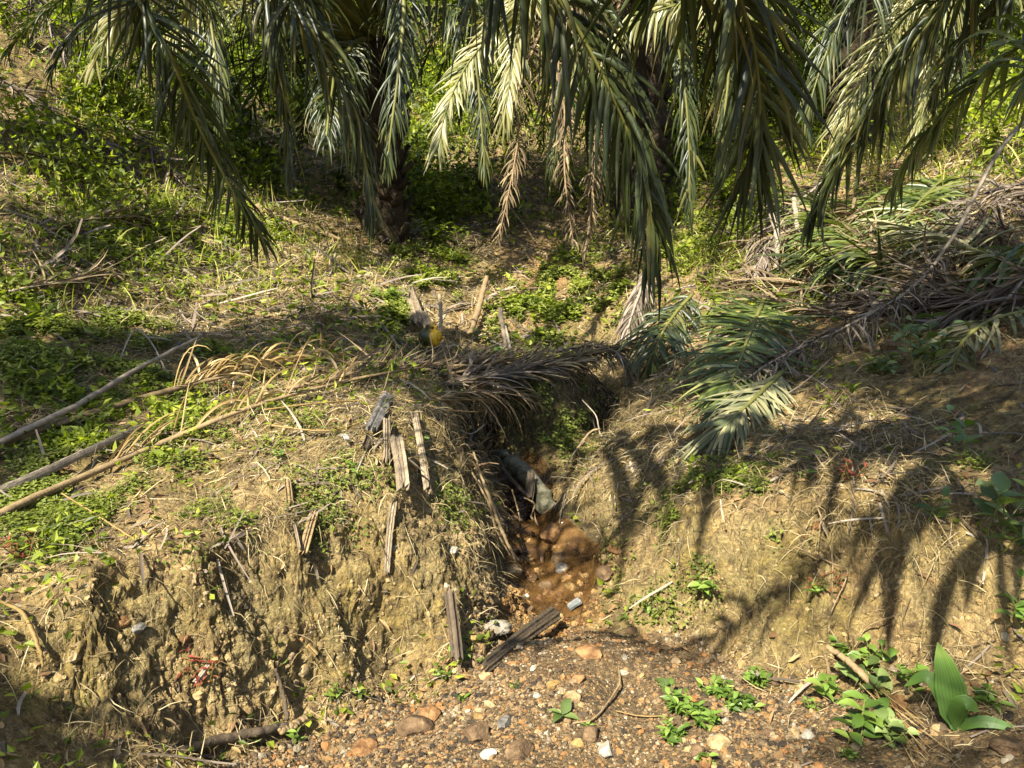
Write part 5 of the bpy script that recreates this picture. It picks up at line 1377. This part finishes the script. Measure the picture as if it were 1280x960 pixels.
def herb(label, px, py, n, h, ll, lw, mat, name='weed', cat='weed', per=7, spread=.5, g=.9, group=None, base=None, stem_r=.0025, droop=.5, lean=None, whorl=False):
    c, nn = hit(px, py) if base is None else base
    t = thing(name, label, cat, c, group or {'dried_weed': 'reddish dried weeds', 'seedling': 'seedlings', 'vine': 'vines in the front corner', 'shrub': 'shrubs on the ledge'}.get(name))
    a = Acc(); PPp, DD, LL = [], [], []
    for k in range(n):
        az = rng.uniform(0, 6.28); sp = spread * rng.uniform(.3, 1.2)
        d = nrm(np.array([math.cos(az) * sp, math.sin(az) * sp, 1]) + nn * .35 + (0 if lean is None else np.asarray(lean)))
        b = c + np.array([rng.normal(), rng.normal(), 0]) * h * .12 * (n > 1) - nn * .01
        hh = h * rng.uniform(.6, 1.15)
        p = [b]; dd = d.copy()
        for s in range(6):
            dd = nrm(dd + rng.normal(size=3) * .12 + np.array([0, 0, -.05 * droop])); p.append(p[-1] + dd * hh / 6)
        p = np.array(p)
        tube(a, p, [stem_r, stem_r * .5], 5, 0, 1, rng.random(), cap=False)
        m = max(2, int(per * rng.uniform(.7, 1.3)))
        for q in range(m):
            f = 1.0 if whorl and q < m * .6 else .25 + .75 * (q + rng.random()) / m
            f = min(f, 1) * 6 * .999; i = int(f)
            pp = p[i] + (p[i + 1] - p[i]) * (f - i)
            az2 = q * 2.4 + rng.normal() * .3
            D = nrm(np.array([math.cos(az2), math.sin(az2), rng.uniform(.0, .7)]) + dd * .25)
            PPp.append(pp); DD.append(D); LL.append(ll * rng.uniform(.55, 1.15))
    a.build('stem', M_RACHIS, t)
    PPp, DD, LL = map(np.array, (PPp, DD, LL))
    S = np.cross(DD, np.array([0, 0, 1.0])) + .25 * rng.normal(size=DD.shape)
    V, Fq, rr_ = strips(PPp, DD, S, LL, LL * lw, g * rng.uniform(.4, 1.4, len(PPp)), 5, LEAFP, .25)
    make_mesh('foliage', V, Fq, mat, True, {'rnd': rr_}, t)
    return t


# bright weeds on the gravel
for px, py, n, h, lab in ((850, 893, 14, .08, 'bright green weed patch nearest the gravel crest'), (895, 868, 14, .08, 'bright green weed behind the first weed patch at the bank foot'), (922, 885, 12, .07, 'bright green weed beside the upright tan rock'), (842, 925, 10, .07, 'bright green weed lowest in the patch on the gravel'), (945, 855, 12, .06, 'bright green weed at the sunny bank foot'), (880, 905, 12, .07, 'bright green weed in the middle of the patch')):
    herb(lab, px, py, n, h, .038, .42, M_BROAD, per=8, spread=1.3, group='bright weeds on the gravel')
for px, py, n, h, lab in ((574, 832, 3, .07, 'green seedling at the lower end of the toothed board'), (602, 830, 2, .04, 'small seedling beside the toothed board'), (556, 850, 3, .05, 'pale green seedling at the edge of the gravel'), (578, 876, 2, .05, 'lone seedling on the shaded gravel'), (423, 882, 3, .07, 'lime green seedling at the bank foot'), (326, 930, 2, .05, 'star shaped seedling by the dark rotten stick'), (377, 932, 2, .045, 'seedling beside the pale branch stub'), (460, 872, 2, .05, 'sunlit seedling where bank meets gravel'), (1010, 890, 2, .05, 'lime seedling between the weed patches'), (640, 862, 1, .03, 'tiny seedling in the middle of the gravel'), (780, 775, 2, .04, 'seedling at the foot of the far bank'), (808, 772, 3, .04, 'yellowish seedling at the foot of the far bank'), (735, 912, 1, .03, 'tiny seedling under the curving dry vine'), (880, 955, 2, .05, 'seedling at the very front beside the orange rock'), (1060, 950, 2, .05, 'seedling at the very front below the broad leaved weed')):
    herb(lab, px, py, n, h, .034, .45, M_BROAD, 'seedling', 'seedling', per=6, spread=.7, group='seedlings')
herb('dull dark leaved seedling on the gravel heap', 703, 897, 1, .03, .06, .6, M_BROADDK, 'seedling', 'seedling', per=4, spread=.3)
herb('dull dark leaved seedling on the shoulder of the heap', 832, 862, 2, .03, .055, .6, M_BROADDK, 'seedling', 'seedling', per=4, spread=.5)
herb('broad leaved bright weed in the front corner', 1072, 930, 4, .14, .085, .5, M_BROAD, per=7, spread=.5)
herb('bright broad leaved weed left of the vine patch', 1032, 875, 4, .09, .065, .55, M_BROAD, per=5, spread=.7)
herb('dull green vine patch with rounded leaves', 1085, 868, 8, .13, .06, .75, M_BROADDK, 'vine', 'vine', per=6, spread=.9)
herb('dull green vine sprawling to the front of the vine patch', 1100, 930, 6, .11, .055, .7, M_BROADDK, 'vine', 'vine', per=6, spread=.9)
herb('bright vine climbing by the slanting grey log', 1050, 830, 4, .1, .045, .6, M_BROAD, 'vine', 'vine', per=7, spread=.6)
herb('bright vine hanging right of the slanting grey log', 1096, 835, 4, .1, .045, .6, M_BROAD, 'vine', 'vine', per=6, spread=.6)
herb('green weed behind the big leaved plant', 1150, 870, 4, .1, .05, .5, M_BROAD, per=7, spread=.8)
herb('lime green weed at the base of the big leaved plant', 1235, 885, 3, .06, .05, .5, M_BROAD, per=6, spread=.8)
herb('glossy leafy plant alone on the far bank face', 877, 750, 4, .12, .055, .5, M_BROAD, 'plant', 'plant', per=7, spread=.5)
herb('small sprig beside the shadow streaks of the far bank', 1022, 748, 2, .06, .04, .45, M_BROAD, 'seedling', 'seedling', per=6)
# plants on the slope at the far side
herb('large leaved plant drooping over the corner of the far slope', 1250, 690, 5, .3, .12, .5, M_BROADDK, 'plant', 'plant', per=5, spread=.9, stem_r=.004)
herb('leafy bright plant above the large leaved drooping one', 1275, 640, 5, .25, .09, .45, M_BROAD, 'plant', 'plant', per=6, spread=.9, stem_r=.004)
herb('young plant with yellowing leaves in the shade of the far slope', 1195, 570, 3, .2, .1, .4, M_BROAD, 'plant', 'plant', per=4, spread=.4)
herb('slender plant with a few leaves below the yellowing one', 1165, 660, 3, .14, .06, .45, M_BROAD, 'plant', 'plant', per=5)
herb('green plant at the very edge of the far slope', 1275, 790, 4, .16, .07, .45, M_BROAD, 'plant', 'plant', per=6, spread=.8)
herb('dull leaved shrub on the shaded ledge behind the boulders', 1150, 470, 7, .35, .12, .42, M_BROADDK, 'shrub', 'shrub', per=8, spread=.8, stem_r=.005)
herb('dull leaved low shrub left of the shrub on the ledge', 1108, 468, 4, .16, .09, .45, M_BROADDK, 'shrub', 'shrub', per=6, spread=.8)
for px, py, lab in ((962, 548, 'small green sprig on the sunlit straw slope'), (1000, 600, 'small sprout below the sprig on the straw slope'), (985, 470, 'small plant on the shaded ledge'), (955, 455, 'sprout beside the leaning dead stalk')):
    herb(lab, px, py, 2, .08, .05, .45, M_BROAD, 'seedling', 'seedling', per=5)
# plants around the step and the jug
herb('bright green plant growing beside the yellow jug', 530, 438, 4, .14, .07, .5, M_BROAD, 'plant', 'plant', per=6, spread=.6, base=(hit(524, 436)[0], np.array([0, -.3, .95])))
herb('leafy plant on the eroded step above the jug', 492, 385, 6, .25, .09, .45, M_BROAD, 'plant', 'plant', per=7, spread=.9)
herb('bushy weed on top of the eroded step', 530, 350, 9, .28, .08, .45, M_UNDER, 'weed', 'weed', per=9, spread=1.1)
herb('single large leaved sprout behind the thatch', 628, 438, 2, .12, .1, .6, M_BROAD, 'seedling', 'seedling', per=3, base=(pt(628, 446, 7.0), np.array([0, -.3, .95])))
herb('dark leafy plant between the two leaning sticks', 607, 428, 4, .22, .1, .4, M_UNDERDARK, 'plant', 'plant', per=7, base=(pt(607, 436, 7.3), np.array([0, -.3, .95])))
herb('pale green plant hanging over the dark fork of the gully', 578, 515, 4, .14, .07, .45, M_BROADDK, 'plant', 'plant', per=6, spread=.9)
herb('yellowish plant low on the mossy mound', 672, 560, 4, .1, .05, .5, M_BROAD, 'plant', 'plant', per=6, spread=.9)
herb('small dark plant on the upper mossy mound', 630, 508, 3, .1, .06, .5, M_UNDERDARK, 'plant', 'plant', per=6, spread=.9)
for px, py, lab in ((205, 552, 'bright sprig between the long stalks'), (350, 575, 'green tuft below the front stalk'), (440, 600, 'leafy tuft near the white flake'), (520, 560, 'green sprig between the rotten slabs')):
    herb(lab, px, py, 3, .07, .04, .5, M_BROAD, 'seedling', 'seedling', per=6, spread=.8)
for px, py, lab in ((300, 498, 'reddish brown dried weed by the golden blades'), (30, 700, 'reddish dried weed at the corner of the near bank'), (1062, 605, 'dark red weed on the sunlit far slope'), (405, 405, 'reddish weed on the shaded slope above the thatch'), (1045, 755, 'reddish rootlets in the hole of the far bank'), (560, 525, 'reddish rootlets at the brink of the gully'), (262, 850, 'brown dried weed tuft on the bank face')):
    herb(lab, px, py, 7, .12, .035, .25, M_REDWEED, 'dried_weed', 'weed', per=7, spread=1.0)

# the big leaved plant in the front corner
c, nn = hit(1196, 915)
t = thing('plant', 'young plant with a tall upright glossy pleated leaf in the front corner', 'plant', c)
dz = pt(1196, 915, 1.0)[1]
DCN = c[1]
def leafpath(name, pts, width, mat, fold=.35):
    p = catmull([pt(*q) for q in pts], 14)
    T = nrm(np.gradient(p, axis=0)); view = nrm(np.array([0, 0, H]) - p.mean(0))
    S = nrm(np.cross(T, view)); U = np.cross(S, T)
    pr_ = np.interp(np.linspace(0, 1, 14), [0, .12, .3, .6, .85, 1], [.12, .35, .85, 1, .6, .04])
    nw = 19
    V = []
    for i in range(14):
        for j in range(nw):
            u = j / (nw - 1) * 2 - 1
            V.append(p[i] + S[i] * u * width * .5 * pr_[i] + U[i] * (abs(u) * fold * width * .4 * pr_[i] + (.0035 if j % 2 else 0) * pr_[i]))
    i, j = np.meshgrid(np.arange(13), np.arange(nw - 1), indexing='ij')
    Fq = np.stack([i * nw + j, i * nw + j + 1, (i + 1) * nw + j + 1, (i + 1) * nw + j], -1).reshape(-1, 4)
    return make_mesh(name, np.array(V), Fq, mat, True, {'rnd': np.tile(.42 + .22 * (np.arange(nw) % 2) + .08 * rng.random(nw), 14) + np.repeat(.25 * np.linspace(0, 1, 14) ** 4, nw)}, t)
Dn = c[1]
leafpath('leaf', [(1195, 915, Dn), (1192, 890, Dn + .01), (1186, 850, Dn + .03), (1172, 803, Dn + .05)], .085, M_PLEAT)
leafpath('leaf', [(1196, 915, Dn), (1195, 893, Dn - .01), (1206, 878, Dn - .04), (1224, 890, Dn - .05)], .05, M_PLEAT)
leafpath('leaf', [(1198, 916, Dn), (1212, 904, Dn - .02), (1240, 903, Dn - .05), (1288, 918, Dn - .09)], .035, M_PLEAT)
leafpath('leaf', [(1190, 912, Dn), (1180, 880, Dn + .03), (1160, 845, Dn + .06), (1130, 858, Dn + .1)], .04, M_PLEAT)

# shrubs on the slope behind
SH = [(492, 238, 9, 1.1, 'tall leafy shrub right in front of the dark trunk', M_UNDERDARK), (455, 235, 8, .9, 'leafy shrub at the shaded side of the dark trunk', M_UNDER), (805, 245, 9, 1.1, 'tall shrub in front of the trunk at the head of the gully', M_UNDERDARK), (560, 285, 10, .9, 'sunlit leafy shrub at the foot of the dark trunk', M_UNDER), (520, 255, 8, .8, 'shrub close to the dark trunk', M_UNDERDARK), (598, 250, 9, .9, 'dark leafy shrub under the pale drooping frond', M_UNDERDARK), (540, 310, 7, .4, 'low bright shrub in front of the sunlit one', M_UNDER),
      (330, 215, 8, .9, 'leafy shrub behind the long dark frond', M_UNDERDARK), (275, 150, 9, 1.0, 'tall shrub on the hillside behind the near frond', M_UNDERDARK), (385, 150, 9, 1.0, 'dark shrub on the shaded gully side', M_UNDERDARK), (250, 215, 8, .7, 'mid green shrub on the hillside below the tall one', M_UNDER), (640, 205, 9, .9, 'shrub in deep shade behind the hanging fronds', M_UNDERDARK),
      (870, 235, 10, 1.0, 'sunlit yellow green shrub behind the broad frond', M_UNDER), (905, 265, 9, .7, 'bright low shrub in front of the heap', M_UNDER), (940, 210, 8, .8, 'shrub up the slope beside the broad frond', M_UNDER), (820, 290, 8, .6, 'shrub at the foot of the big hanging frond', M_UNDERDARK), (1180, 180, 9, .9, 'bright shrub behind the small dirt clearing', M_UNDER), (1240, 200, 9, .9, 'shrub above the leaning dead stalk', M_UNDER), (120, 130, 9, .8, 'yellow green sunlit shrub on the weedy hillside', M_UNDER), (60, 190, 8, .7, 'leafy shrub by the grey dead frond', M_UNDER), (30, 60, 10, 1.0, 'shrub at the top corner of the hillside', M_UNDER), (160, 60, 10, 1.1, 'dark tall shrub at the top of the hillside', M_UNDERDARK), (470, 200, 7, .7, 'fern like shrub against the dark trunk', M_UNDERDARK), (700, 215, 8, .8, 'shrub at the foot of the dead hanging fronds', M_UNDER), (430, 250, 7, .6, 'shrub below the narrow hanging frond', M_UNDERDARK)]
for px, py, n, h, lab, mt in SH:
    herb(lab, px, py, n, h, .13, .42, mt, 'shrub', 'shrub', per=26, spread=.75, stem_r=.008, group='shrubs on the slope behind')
SUN_E = 5.0; SKY_E = 0.11; EXPO = 1.85
# ------------------------------------------------------------------ camera, sun, sky
cam = bpy.data.cameras.new('camera')
cam.sensor_width = 36.0
cam.lens = 36.0 * F / 1280.0
cam.clip_start = 0.02
cam.clip_end = 500
co = bpy.data.objects.new('camera', cam)
co.location = (0, 0, H)
co.rotation_euler = (math.pi / 2 - PITCH, 0, 0)
col.objects.link(co)
scene.camera = co
sl = bpy.data.lights.new('sun', 'SUN')
sl.energy = SUN_E
sl.angle = math.radians(0.53)
sl.color = (1.0, 0.93, 0.80)
so = bpy.data.objects.new('sun', sl)
so.rotation_euler = Vector(SUN).to_track_quat('Z', 'Y').to_euler()
so.location = Vector(SUN) * 40
col.objects.link(so)
w = bpy.data.worlds.new('World')
scene.world = w
w.use_nodes = True
nt = w.node_tree
sky = nt.nodes.new('ShaderNodeTexSky')
sky.sky_type = 'NISHITA'
sky.sun_disc = False
sky.sun_elevation = SUN_EL
sky.sun_rotation = SUN_AZ % (2 * math.pi)
bg = nt.nodes['Background']
bg.inputs['Strength'].default_value = SKY_E
nt.links.new(sky.outputs['Color'], bg.inputs['Color'])
scene.view_settings.view_transform = 'Standard'
scene.view_settings.look = 'None'
scene.view_settings.gamma = 1.0
scene.view_settings.exposure = EXPO
scene.cycles.max_bounces = 6
scene.cycles.diffuse_bounces = 3
scene.cycles.glossy_bounces = 2
scene.cycles.transmission_bounces = 4
scene.cycles.transparent_max_bounces = 4
scene.cycles.use_denoising = True
